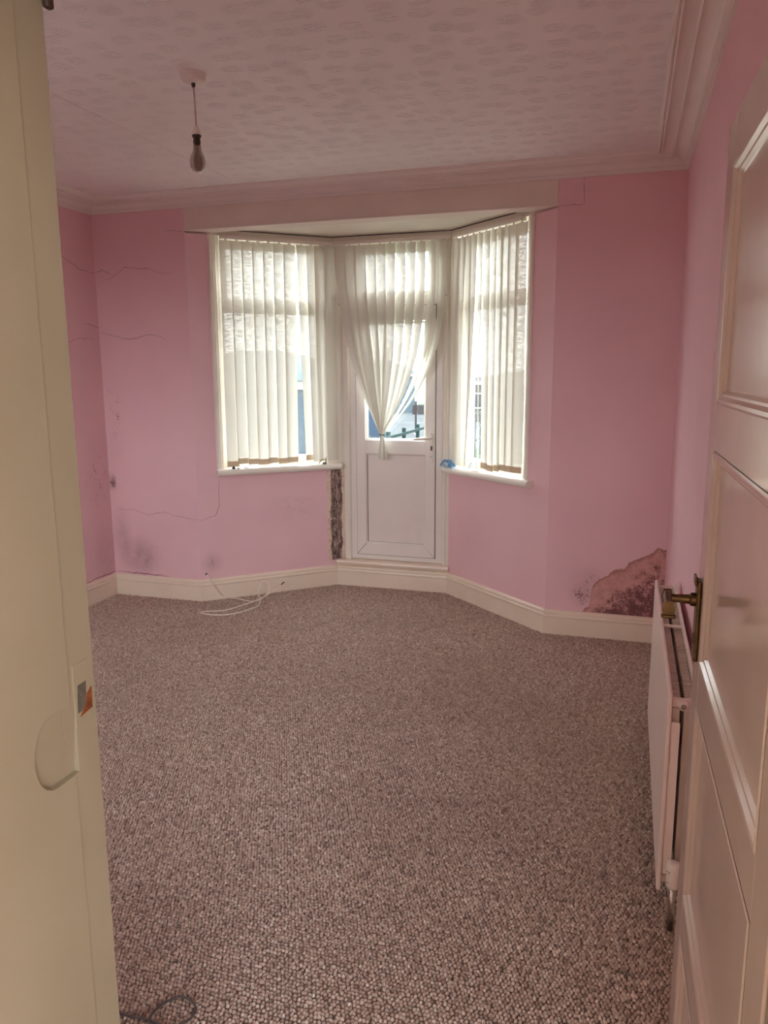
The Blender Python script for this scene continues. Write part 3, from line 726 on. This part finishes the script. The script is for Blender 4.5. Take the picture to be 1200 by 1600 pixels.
# ------------------------------------------------------------------ radiator
rx0, rx1, ry0, ry1, rz0, rz1 = 0.142, 0.224, 2.162, 3.41, 0.094, 0.700
rad = tag(empty('radiator', (rx0, ry0, rz0)), 'white double panel radiator on the right wall behind the open door', 'radiator')
def Rl(x, y, z): return (x - rx0, y - ry0, z - rz0)
MB().box(Rl(rx0, ry0, rz0), Rl(rx0 + 0.012, ry1, rz1)).build('front_panel', MT['rad'], rad, bevel=0.004)
MB().box(Rl(rx1 - 0.010, ry0, rz0), Rl(rx1, ry1, rz1)).build('back_panel', MT['rad'], rad, bevel=0.003)
def fins(x0, x1, nm):
    n = 80; step = (ry1 - ry0 - 0.07) / n; mb = MB()
    for i in range(n):
        y = ry0 + 0.035 + step * i
        mb.box(Rl(x0, y, rz0 + 0.06), Rl(x1, y + step * 0.5, rz1 - 0.022))
    mb.build(nm, MT['fin'], rad)
fins(rx0 + 0.0135, rx0 + 0.0355, 'convector_fins'); fins(rx1 - 0.0355, rx1 - 0.0115, 'convector_fins')
for yy in (ry0 + 0.022, ry1 - 0.022):
    MB().tube([Rl(rx0 + 0.010, yy, rz1 - 0.032), Rl(rx1 - 0.008, yy, rz1 - 0.032)], 0.014, 14).build('header_tube', MT['rad'], rad, smooth_=True)
    MB().tube([Rl(rx0 + 0.010, yy, rz0 + 0.032), Rl(rx1 - 0.008, yy, rz0 + 0.032)], 0.014, 14).build('header_tube', MT['rad'], rad, smooth_=True)
MB().box(Rl(rx0 + 0.004, ry0 + 0.63, rz1 - 0.012), Rl(rx1 - 0.004, ry0 + 0.645, rz1 - 0.004)).build('cross_bar', MT['rad'], rad, bevel=0.002)
MB().box(Rl(rx0 + 0.013, ry0 + 0.004, rz0 + 0.055), Rl(rx0 + 0.036, ry0 + 0.007, rz1 - 0.085)).build('side_plate', MT['rad'], rad)
MB().tube([Rl(0.183, ry0 + 0.01, rz1 - 0.032), Rl(0.183, ry0 - 0.006, rz1 - 0.032)], 0.013, 16).build('air_vent_plug', MT['rad'], rad, bevel=0.002)
MB().tube([Rl(0.183, ry0 - 0.005, rz1 - 0.032), Rl(0.183, ry0 - 0.012, rz1 - 0.032)], 0.0075, 8).build('vent_key', MT['chrome'], rad)
vt = MB().tube([Rl(0.183, ry0 + 0.012, rz0 + 0.032), Rl(0.183, ry0 - 0.045, rz0 + 0.032)], 0.010, 14).tube([Rl(0.183, ry0 - 0.04, rz0 + 0.05), Rl(0.183, ry0 - 0.04, 0.004)], 0.0085, 14).build('valve_body', MT['chrome'], rad, smooth_=True)
hd = MB().lathe([(0.001, 0.046), (0.016, 0.046), (0.0185, 0.052), (0.0195, 0.070), (0.0205, 0.105), (0.018, 0.120), (0.010, 0.124), (0.001, 0.125)], Rl(0.183, ry0 - 0.04, rz0), 24).build('valve_head', MT['plastic'], rad, smooth_=True)
for a, z0_, z1_ in ((3.6, 0.062, 0.066), (3.9, 0.094, 0.102), (3.5, 0.096, 0.101)):
    c = Rl(0.183, ry0 - 0.04, rz0); s0 = 0.0203
    MB().tube([(c[0] + s0 * math.cos(a), c[1] + s0 * math.sin(a), c[2] + z0_), (c[0] + s0 * math.cos(a + .25), c[1] + s0 * math.sin(a + .25), c[2] + z1_)], 0.0008, 6).build('dial_mark', MT['black'], hd)
MB().tube([Rl(0.183, ry1 - 0.012, rz0 + 0.032), Rl(0.183, ry1 + 0.04, rz0 + 0.032), Rl(0.183, ry1 + 0.045, 0.004)], 0.008, 12).build('tail_pipe', MT['chrome'], rad)
for yy in (ry0 + 0.25, ry1 - 0.25):
    MB().box(Rl(rx1 - 0.002, yy, rz0 + 0.2), Rl(XR, yy + 0.03, rz1 - 0.15)).build('wall_bracket', MT['fin'], rad)

# ------------------------------------------------------------------ doorway wall, jambs and the open panelled door
JX, JR = -0.6135, 0.158
W0, W1, V0, V1 = -3.20, -2.25, 0.85, 2.25  # opening of an unseen window, added to brighten walls and ceiling
wb_ = MB().box((XL - T, YN - WT, 0), (W0, YN, ZC)).box((W1, YN - WT, 0), (JX - 0.03, YN, ZC)).box((W0, YN - WT, 0), (W1, YN, V0)).box((W0, YN - WT, V1), (W1, YN, ZC))
wb_.box((JR + 0.025, YN - WT, 0), (XR + T, YN, ZC)).box((JX - 0.03, YN - WT, 2.03), (JR + 0.025, YN, ZC))
struct(wb_.build('wall_back', pink('pink_emulsion_back')), 'pink wall around the doorway and the added rear window', 'wall')
w4 = struct(empty('added_window_4', ((W0 + W1) / 2, YN - 0.12, V0)), 'added unseen rear window in the doorway wall for fill daylight', 'window')
hw_ = (W1 - W0) / 2
MB().ring(-hw_, hw_, 0, V1 - V0, 0.055, -0.03, 0.03).box((-0.03, -0.03, 0.05), (0.03, 0.03, V1 - V0 - 0.05)).build('window_frame', MT['upvc'], w4, bevel=0.004)
for sx in (-1, 1):
    box('pane', (min(sx * 0.02, sx * (hw_ - 0.05)), -0.003, 0.05), (max(sx * 0.02, sx * (hw_ - 0.05)), 0.003, V1 - V0 - 0.05), MT['glass'], w4)
box('window_sill', (-hw_ - 0.04, 0.02, -0.03), (hw_ + 0.04, 0.16, 0.0), MT['baywhite'], w4, bevel=0.004)
d2f = struct(empty('trim_8', (JX, YN, 0)), 'yellowed cream door jamb on the left with latch keep and filled lock recess', 'door frame')
jl = (-0.030, -0.14, 0.0)
Lz = [(-0.030, -WT), (0.0, -WT), (0.0, -0.042), (-0.0016, -0.042), (-0.0016, 0.004), (-0.030, 0.004)]
lining = MB().add([(x, y, 0) for x, y in Lz] + [(x, y, 2.03) for x, y in Lz], [tuple(reversed(range(6))), tuple(range(6, 12))] + [(j, (j + 1) % 6, 6 + (j + 1) % 6, 6 + j) for j in range(6)]).build('jamb', MT['jamb'], d2f)
# filled lock recess: a shallow hollow with a rounded left end
cut = MB(); pts = []
for k in range(13):
    q = math.pi / 2 + k / 12 * math.pi
    pts.append((-0.074 + 0.032 * math.cos(q), 1.150 + 0.045 * math.sin(q)))
pts += [(-0.034, 1.105), (-0.034, 1.195)]
n = len(pts)
hollow = lambda z: -0.0006 - 0.0085 * (1.197 - z) / 0.092
cut.add([(hollow(z), y, z) for y, z in pts] + [(0.02, y, z) for y, z in pts], [tuple(reversed(range(n))), tuple(range(n, 2 * n))] + [((j + 1) % n, n + (j + 1) % n, n + j, j)[::-1] for j in range(n)])
cme = bpy.data.meshes.new('recess_cut'); cme.from_pydata(cut.v, [], cut.f); cme.update()
bmx = bmesh.new(); bmx.from_mesh(cme); bmesh.ops.recalc_face_normals(bmx, faces=bmx.faces); bmx.to_mesh(cme); bmx.free()
cobj = bpy.data.objects.new('recess_cut', cme); COL.objects.link(cobj); cobj.parent = d2f
bo = lining.modifiers.new('recess', 'BOOLEAN'); bo.object = cobj; bo.operation = 'DIFFERENCE'; bo.solver = 'EXACT'
bv = lining.modifiers.new('bevel', 'BEVEL'); bv.width = 0.0012; bv.segments = 2; bv.limit_method = 'ANGLE'
dg = bpy.context.evaluated_depsgraph_get(); dg.update()
nm_ = bpy.data.meshes.new_from_object(lining.evaluated_get(dg)); lining.modifiers.clear(); lining.data = nm_
bpy.data.objects.remove(cobj)
# latch keep: bent tarnished plate with rusty mouth, sits in the rebate
MB().box((-0.0030, -0.034, 1.160), (-0.0010, -0.006, 1.240)).build('keep_plate', MT['jamb'], d2f, bevel=0.001)
MB().add([(-0.0006, -0.030, 1.178), (-0.0006, -0.014, 1.178), (-0.0006, -0.012, 1.213), (-0.0006, -0.027, 1.212), (-0.006, -0.030, 1.178), (-0.006, -0.014, 1.178), (-0.006, -0.012, 1.213), (-0.006, -0.027, 1.212)],
         [(0, 1, 2, 3), (0, 4, 5, 1), (1, 5, 6, 2), (2, 6, 7, 3), (3, 7, 4, 0)]).build('keep_mouth', MT['keep'], d2f)
MB().add([(-0.0002, -0.026, 1.172), (-0.0002, -0.004, 1.176), (-0.0002, -0.003, 1.202), (-0.0002, -0.011, 1.197), (-0.0002, -0.015, 1.185), (-0.006, -0.026, 1.172), (-0.006, -0.004, 1.176), (-0.006, -0.003, 1.202), (-0.006, -0.011, 1.197), (-0.006, -0.015, 1.185)],
         [(0, 1, 2, 3, 4), (0, 5, 6, 1), (1, 6, 7, 2), (2, 7, 8, 3), (3, 8, 9, 4), (4, 9, 5, 0)]).build('rust', MT['rust'], d2f)
q = [(-0.053, 1.196), (-0.0525, 1.175), (-0.051, 1.15), (-0.0505, 1.125), (-0.050, 1.107)]
MB().tube([(hollow(z), y, z) for y, z in q], 0.0005, 5).build('filler_crack', MT['flake'], d2f)
MB().box((-0.001, 0.001, 1.962), (0.008, 0.012, 2.02)).build('catch', MT['lampdark'], d2f, bevel=0.003)
MB().box((JR - JX, -WT, 0), (JR - JX + 0.025, 0.0, 2.03)).build('jamb', MT['jamb'], d2f, bevel=0.003)
MB().box((-0.03, -WT, 2.0), (JR - JX + 0.025, 0.0, 2.03)).build('head', MT['jamb'], d2f, bevel=0.003)

DW, DH, DTH = 0.757, 1.981, 0.040
d2 = struct(empty('door_2', (0.1553, 0.7535, 0.0), math.pi / 2 + 0.0205), 'open cream gloss door with horizontal panels and bronze lever handle', 'door')
ST = 0.088
for x0 in (0.001, DW - ST):
    MB().box((x0, -DTH, 0.012), (x0 + ST, 0, DH)).build('stile', MT['door'], d2, bevel=0.0025)
rails = [(0.012, 0.14), (0.522, 0.600), (0.982, 1.062), (1.444, 1.524), (1.904, DH)]
for z0, z1 in rails:
    MB().box((ST + 0.001, -DTH + 0.0004, z0), (DW - ST, -0.0004, z1)).build('rail', MT['door'], d2, bevel=0.0015)
prof_m = [(0.0, 0.0), (0.003, 0.002), (0.008, 0.001), (0.013, -0.004), (0.017, -0.0045), (0.022, -0.0095), (0.025, -0.0105)]
for (za, zb) in ((0.14, 0.522), (0.600, 0.982), (1.062, 1.444), (1.524, 1.904)):
    x0, x1 = ST + 0.001, DW - ST
    pn_ = box('panel', (x0 - 0.002, -0.030, za - 0.002), (x1 + 0.002, -0.0105, zb + 0.002), MT['door'], d2)
    mo = MB()
    for (ins, y), (ins2, y2) in zip(prof_m[:-1], prof_m[1:]):
        o_ = [(x0 + ins, za + ins), (x1 - ins, za + ins), (x1 - ins, zb - ins), (x0 + ins, zb - ins)]
        i_ = [(x0 + ins2, za + ins2), (x1 - ins2, za + ins2), (x1 - ins2, zb - ins2), (x0 + ins2, zb - ins2)]
        mo.add([(a, y, b) for a, b in o_] + [(a, y2, b) for a, b in i_], [(k, 4 + k, 4 + (k + 1) % 4, (k + 1) % 4) for k in range(4)])
    mo.f = [tuple(reversed(q)) for q in mo.f]
    mo.build('moulding', MT['door'], pn_)
hx = DW - 0.040
hpl = MB().box((hx - 0.020, 0.0, 1.055), (hx + 0.020, 0.0075, 1.205)).build('handle_plate', MT['bronze'], d2, bevel=0.003)
MB().box((hx - 0.016, 0.0075, 1.196), (hx + 0.016, 0.012, 1.214)).build('plate_crest', MT['bronze'], hpl, bevel=0.003)
MB().lathe([(0.004, 0.0), (0.004, 0.001)], (0, 0, 0), 8)
MB().tube([(hx, 0.004, 1.168), (hx, 0.016, 1.168), (hx, 0.019, 1.168), (hx, 0.040, 1.168), (hx, 0.062, 1.168)], [0.0125, 0.0125, 0.0092, 0.0075, 0.0085], 16).build('handle_neck', MT['bronze'], hpl, smooth_=False)
lvp = [(hx + 0.010, 0.056, 1.168), (hx - 0.008, 0.057, 1.169), (hx - 0.028, 0.058, 1.168), (hx - 0.045, 0.058, 1.165), (hx - 0.058, 0.057, 1.162)]
lvm = MB(); sec = [(-0.006, -0.011), (0.006, -0.011), (0.008, 0.0), (0.005, 0.012), (-0.005, 0.012), (-0.008, 0.0)]
for i, p in enumerate(lvp):
    sc_ = (1.05, 1.0, 0.85, 0.9, 1.15)[i]
    lvm.v += [(p[0], p[1] + a * sc_, p[2] + b * sc_) for a, b in sec]
for i in range(len(lvp) - 1):
    for j in range(6):
        a, b = i * 6 + j, i * 6 + (j + 1) % 6; lvm.f.append((a, b, b + 6, a + 6))
lvm.f += [tuple(range(6)), tuple(reversed(range(24, 30)))]
lvm.build('lever', MT['bronze'], hpl, bevel=0.0015)
MB().box((hx - 0.064, 0.045, 1.147), (hx - 0.050, 0.070, 1.153)).build('lever_scroll', MT['bronze'], hpl, bevel=0.003)
MB().box((hx - 0.0025, 0.0072, 1.085), (hx + 0.0025, 0.0082, 1.105)).build('keyhole', MT['black'], hpl)
for z in (0.25, 1.0, 1.75):
    MB().tube([(0.0, -DTH - 0.002, z), (0.0, -DTH - 0.002, z + 0.09)], 0.005, 10).build('hinge', MT['bronze'], d2)

# ------------------------------------------------------------------ cables
def cable(name, pts, r, mat, label):
    o = MB().tube(smooth_path(pts, 6), r, 8).build(name, mat, smooth_=True); tag(o, label, 'cable'); return o
wallp = lambda t, o, z: bay_point(PB, AL, t, -o, z)
c = [wallp(0.037, 0.001, 0.19), wallp(0.037, 0.02, 0.185), wallp(0.055, 0.034, 0.145), wallp(0.10, 0.045, 0.07), (-2.66, 4.735, 0.012), (-2.56, 4.72, 0.011), (-2.451, 4.689, 0.011), (-2.405, 4.73, 0.013),
     (-2.40, 4.80, 0.02), (-2.395, 4.86, 0.045), (-2.41, 4.885, 0.085), (-2.437, 4.87, 0.11), (-2.455, 4.845, 0.085), (-2.45, 4.80, 0.035), (-2.40, 4.735, 0.018), (-2.356, 4.614, 0.011), (-2.376, 4.52, 0.011), (-2.415, 4.424, 0.011),
     (-2.49, 4.358, 0.011), (-2.583, 4.342, 0.011), (-2.648, 4.359, 0.011), (-2.632, 4.394, 0.011), (-2.528, 4.448, 0.011), (-2.476, 4.561, 0.011), (-2.423, 4.672, 0.016), (-2.40, 4.76, 0.02), (-2.385, 4.86, 0.03), (-2.355, 4.945, 0.055), (-2.335, 4.965, 0.075)]
cb = cable('loose_cable', c, 0.0042, MT['wirec'], 'cream cable curling out of the wall onto the carpet by the bay')
MB().tube([(-2.341, 4.957, 0.068), (-2.325, 4.975, 0.085)], 0.0042, 8).build('plug_tip', MT['lampdark'], cb)
MB().tube([wallp(0.036, -0.001, 0.192), wallp(0.036, 0.0012, 0.192)], 0.009, 10).build('wall_hole', MT['black'], wall_bl).matrix_parent_inverse = Matrix.LocRotScale(Vector((PB[0], PB[1], 0)), Matrix.Rotation(AL, 3, 'Z'), None).inverted()
c = [(-1.22, 1.40, 0.010), (-1.124, 1.402, 0.011), (-1.076, 1.405, 0.012), (-1.024, 1.400, 0.013), (-0.985, 1.392, 0.016), (-0.997, 1.366, 0.013), (-1.03, 1.38, 0.012), (-1.056, 1.408, 0.014), (-1.055, 1.450, 0.012), (-1.037, 1.481, 0.011), (-1.017, 1.494, 0.011),
     (-0.986, 1.488, 0.011), (-0.963, 1.468, 0.012), (-0.961, 1.438, 0.012), (-0.976, 1.413, 0.013), (-0.997, 1.363, 0.018), (-1.02, 1.28, 0.011), (-1.10, 1.15, 0.010)]
cable('loose_cable', c, 0.0032, MT['wireg'], 'thin grey cable looped on the carpet beside the doorway jamb')

# ------------------------------------------------------------------ odds and ends on the sills
def film_mat():
    m, nt, out = new_mat('blue_plastic_film')
    df = nd(nt, 'ShaderNodeBsdfPrincipled', None, Base_Color=srgb(205, 228, 245), Roughness=0.15).outputs[0]
    tl = nd(nt, 'ShaderNodeBsdfTranslucent', None, Color=srgb(170, 212, 242)).outputs[0]
    tp = nd(nt, 'ShaderNodeBsdfTransparent', None, Color=srgb(200, 226, 245)).outputs[0]
    a = nd(nt, 'ShaderNodeMixShader', None, i0=0.5, i1=df, i2=tl).outputs[0]
    mx = nd(nt, 'ShaderNodeMixShader', None, i0=0.6, i1=a, i2=tp); nt.links.new(mx.outputs[0], out.inputs[0]); return m
bag = tag(empty('plastic_bag', bay_point(PD, AR, 0.045, -0.043, 0.926), AR), 'crumpled blue plastic bag at the end of the right window sill', 'plastic bag')
n = 15; v = []; f = []
rg = random.Random(5)
for i in range(n):
    for j in range(n):
        u, w = i / (n - 1) * 2 - 1, j / (n - 1) * 2 - 1; r = min(1, math.hypot(u, w))
        hgt = 0.006 + min(0.034, (1 - r) * 0.09) + rg.uniform(-0.6, 1) * 0.016
        v.append((u * 0.075 + rg.uniform(-.010, .010), w * 0.020 + rg.uniform(-.006, .006), max(0.002, hgt)))
for i in range(n - 1):
    for j in range(n - 1):
        a = i * n + j; f.append((a, a + n, a + n + 1, a + 1))
film = film_mat()
mesh('film', v, f, film, bag)
MB().tube(smooth_path([(0.09, 0.0, 0.01), (0.15, 0.01, 0.006), (0.21, 0.02, 0.008), (0.23, 0.03, 0.05), (0.245, 0.025, 0.01)], 5), 0.003, 6).build('tail', film, bag)
MB().add([(-0.02, -0.02, 0.03), (0.03, -0.028, 0.014), (0.035, -0.01, 0.035), (-0.005, -0.005, 0.045), (0.0, -0.03, 0.01)], [(0, 4, 1, 3), (1, 2, 3)]).build('printed_patch', MT['wireg'], bag)
def beads(nm, parent_frame, pts, label):
    o = MB().tube(smooth_path(pts, 6), 0.0022, 6).build(nm, MT['wirec'], loc=parent_frame[0], rz=parent_frame[1]); tag(o, label, 'chain')
beads('blind_chain', (bay_point(PD, AR, 0.30, -0.024, 0.926), AR), [(-0.03, 0.0, 0.09), (-0.02, -0.01, 0.07), (0.0, -0.012, 0.066), (-0.03, -0.008, 0.05), (-0.01, -0.012, 0.02), (0.02, -0.02, 0.003), (0.06, -0.03, 0.003), (0.10, -0.022, 0.003), (0.07, -0.01, 0.003), (0.03, -0.012, 0.003)],
      'fallen linking chain in a tangle on the right window sill')
def flake(nm, loc, rz, sx, sy_, h, mat, label, cat, seed):
    rg = random.Random(seed); k = 7; top = []; bot = []
    for j in range(k):
        q = 2 * math.pi * j / k; r = rg.uniform(0.65, 1.1)
        top.append((sx * r * math.cos(q), sy_ * r * math.sin(q), h * rg.uniform(0.6, 1.3))); bot.append((sx * r * math.cos(q), sy_ * r * math.sin(q), 0.0))
    o = MB().add(bot + top, [tuple(reversed(range(k))), tuple(range(k, 2 * k))] + [(j, (j + 1) % k, k + (j + 1) % k, k + j) for j in range(k)]).build(nm, mat, loc=loc, rz=rz)
    return tag(o, label, cat)
ZS = 0.9255
flake('paint_flake', bay_point(PB, AL, 0.345, -0.025, ZS), AL, 0.020, 0.007, 0.005, MT['flake'], 'long brown paint flake near the left end of the left sill', 'flake', 1)
flake('paint_flake', bay_point(PB, AL, 0.285, -0.030, ZS), AL, 0.011, 0.007, 0.006, MT['flake'], 'small brown paint flake nearest the left end of the left sill', 'flake', 2)
flake('paint_flake', bay_point(PB, AL, 0.47, -0.015, ZS), AL + 0.2, 0.035, 0.004, 0.003, MT['wirec'], 'thin pale sliver lying mid way along the left sill', 'flake', 3)
MB()
k = tag(empty('rubber_stop', bay_point(PB, AL, 0.252, -0.030, ZS), AL), 'tiny black rubber plug on the left sill by the architrave', 'plug')
MB().lathe([(0.001, 0), (0.011, 0), (0.012, 0.006), (0.009, 0.014), (0.001, 0.015)], seg=14).build('stopper', MT['gasket'], k, smooth_=True)
MB().lathe([(0.001, 0.0145), (0.004, 0.0145), (0.004, 0.018), (0.001, 0.018)], seg=10).build('stem', MT['lampdark'], k)
k = tag(empty('blind_clip', bay_point(PB, AL, 0.90, -0.047, ZS), AL), 'broken metal blind clip at the right end of the left sill', 'clip')
MB().tube([(-0.03, 0, 0.003), (-0.01, 0.0, 0.03), (0.02, 0.003, 0.035), (0.026, 0.0, 0.012)], 0.003, 6).build('spring_arm', MT['lampdark'], k)
MB().box((0.0, -0.006, 0.0), (0.03, 0.006, 0.012)).build('clip_body', MT['keep'], k, bevel=0.002)
MB().tube([(0.026, 0, 0.01), (0.028, 0.002, 0.05)], 0.0025, 6).build('clip_pin', MT['lampdark'], k)

# ------------------------------------------------------------------ hall behind the camera
HX0, HX1, HY0 = -1.65, 2.55, -1.7
struct(box('floor_hall', (HX0, HY0, -0.1), (HX1, YN, -0.001), MT['hallfloor']), 'brown hall floor behind the doorway', 'floor')
struct(box('ceiling_hall', (HX0 - 0.1, HY0 - 0.1, ZC), (HX1 + 0.1, YN - WT, ZC + 0.1), MT['cornice']), 'plain hall ceiling', 'ceiling')
G0, G1, GB, GT = 0.10, 2.45, 0.12, 2.50  # unseen glazing, added and placed to light the carpet near the doorway
hb_ = MB().box((HX0 - 0.1, HY0 - 0.1, 0), (G0, HY0, ZC)).box((G1, HY0 - 0.1, 0), (HX1 + 0.1, HY0, ZC)).box((G0, HY0 - 0.1, 0), (G1, HY0, GB)).box((G0, HY0 - 0.1, GT), (G1, HY0, ZC))
struct(hb_.build('wall_hall_back', MT['hall']), 'cream hall wall with the added hall window', 'wall')
struct(box('wall_hall_right', (HX1, HY0, 0), (HX1 + 0.1, YN - WT, ZC), MT['hall']), 'cream hall end wall on the right', 'wall')
struct(box('wall_hall_left', (HX0 - 0.1, HY0, 0), (HX0, YN - WT, ZC), MT['hall']), 'cream hall end wall on the left', 'wall')
w3 = struct(empty('added_window_3', ((G0 + G1) / 2, HY0 - 0.05, GB)), 'added unseen hall window behind the doorway for fill daylight', 'window')
hg = (G1 - G0) / 2
MB().ring(-hg, hg, 0, GT - GB, 0.05, -0.03, 0.03).box((-0.025, -0.03, 0.05), (0.025, 0.03, GT - GB - 0.05)).build('window_frame', MT['upvc'], w3, bevel=0.004)
for sx in (-1, 1):
    box('pane', (min(sx * 0.02, sx * (hg - 0.045)), -0.003, 0.045), (max(sx * 0.02, sx * (hg - 0.045)), 0.003, GT - GB - 0.045), MT['glass'], w3)

# ------------------------------------------------------------------ outside
gy = [(5.47, -0.25), (8.0, -0.50), (14.0, -0.62), (24.0, -0.80)]
def strip(name, pts, x0, x1, mat, label, cat, d=0.3):
    v = []; f = []
    for y, z in pts: v += [(x0, y, z), (x1, y, z), (x0, y, z - d), (x1, y, z - d)]
    for i in range(len(pts) - 1):
        k = 4 * i; f += [(k, k + 1, k + 5, k + 4), (k + 2, k + 6, k + 7, k + 3), (k, k + 4, k + 6, k + 2), (k + 1, k + 3, k + 7, k + 5)]
    e_ = 4 * (len(pts) - 1); f += [(0, 2, 3, 1), (e_, e_ + 1, e_ + 3, e_ + 2)]
    return struct(mesh(name, v, f, mat), label, cat)
strip('ground_lawn', gy, -40, 30, MT['lawn'], 'green lawn outside the bay door', 'lawn')
strip('ground_road', [(24.0, -0.80), (40, -1.2), (62, -1.75)], -80, 60, MT['road'], 'pale wet road beyond the garden fence', 'road')
strip('ground_verge', [(62, -1.75), (110, -3.0)], -160, 120, MT['lawn'], 'grass verge behind the blue house', 'verge')
strip('ground_sea', [(110, -3.0), (1500, -8.0)], -2200, 1800, MT['sea'], 'pale sea out to the horizon', 'sea')
strip('ground_rear', [(-60, -0.45), (-1.82, -0.45)], -3.64, 30, MT['road'], 'grey yard behind the added hall window', 'yard')
strip('ground_side', [(-60, -0.45), (5.47, -0.45)], -60, -3.64, MT['road'], 'grey paving along the left side of the house', 'paving')
fn = tag(empty('garden_fence', (-4.0, 8.0, -0.55)), 'dark green post and rail garden fence outside the glazed door', 'fence')
for i in range(17):
    MB().box((-0.03, i - 0.03, -0.3), (0.03, i + 0.03, 1.10)).build('post', MT['fence'], fn)
for zz in (0.98, 0.62, 0.26):
    MB().box((0.03, -0.2, zz), (0.06, 16.2, zz + 0.05)).build('rail', MT['fence'], fn)
def house(name, loc, w, dep, h, rh, wall, roof, label, wins):
    hs = tag(empty(name, loc), label, 'house')
    box('walls', (0, 0, -1.0), (w, dep, h), wall, hs)
    box('fascia', (-0.15, -0.15, h - 0.03), (w + 0.15, dep + 0.15, h + 0.22), MT['hwhite'], hs)
    o_ = 0.3
    v = [(-o_, -o_, h + 0.22), (w + o_, -o_, h + 0.22), (w + o_, dep + o_, h + 0.22), (-o_, dep + o_, h + 0.22), (w * 0.42, dep * 0.4, h + 0.22 + rh), (w * 0.58, dep * 0.6, h + 0.22 + rh)]
    mesh('roof', v, [(3, 2, 1, 0), (0, 1, 5, 4), (1, 2, 5), (2, 3, 4, 5), (3, 0, 4)], roof, hs)
    for (a, b, c_, d_) in wins:
        wf = MB().ring(a, c_, b, d_, 0.07, -0.05, 0.02).build('window', MT['hwhite'], hs)
        box('pane', (a + 0.05, -0.01, b + 0.05), (c_ - 0.05, 0.01, d_ - 0.05), MT['hpane'], wf)
    return hs
house('house', (-21.6, 60, -1.7), 4.25, 4, 2.95, 1.0, MT['hblue'], MT['hroof'], 'distant blue house with white fascia seen through the glazed door', [(0.5, 1.0, 1.4, 2.1), (2.7, 1.0, 3.4, 2.1)])
house('house', (-14.5, 20, -0.75), 6.4, 6, 1.9, 0.9, MT['hblue'], MT['hroof'], 'low blue building seen through the gap in the left blind', [(0.8, 0.7, 1.8, 1.5), (4.0, 0.7, 5.0, 1.5)])
house('house', (-9.2, 45, -1.35), 7.5, 7, 2.2, 0.6, MT['hdark'], MT['hdark'], 'dark low building seen through the right blind', [(0.5, 0.8, 1.3, 1.7), (2.0, 0.8, 2.8, 1.7), (3.5, 0.8, 4.3, 1.7), (5.0, 0.8, 5.8, 1.7)])
pl = tag(empty('marker_post', (-8.35, 31.0, -1.0)), 'thin dark post standing by the road beyond the fence', 'post')
MB().tube([(0, 0, 0), (0, 0, 1.35)], 0.04, 8).build('pole', MT['hdark'], pl)
MB().box((-0.06, -0.06, -0.05), (0.06, 0.06, 0.1)).build('post_base', MT['hwhite'], pl)
MB().box((-0.05, -0.05, 1.33), (0.05, 0.05, 1.38)).build('cap', MT['hdark'], pl)
wl = struct(box('wall_garden', (-15.9, 58, -2.2), (-6.0, 58.4, -0.95), MT['hdark']), 'low dark wall across the far side of the road', 'wall')
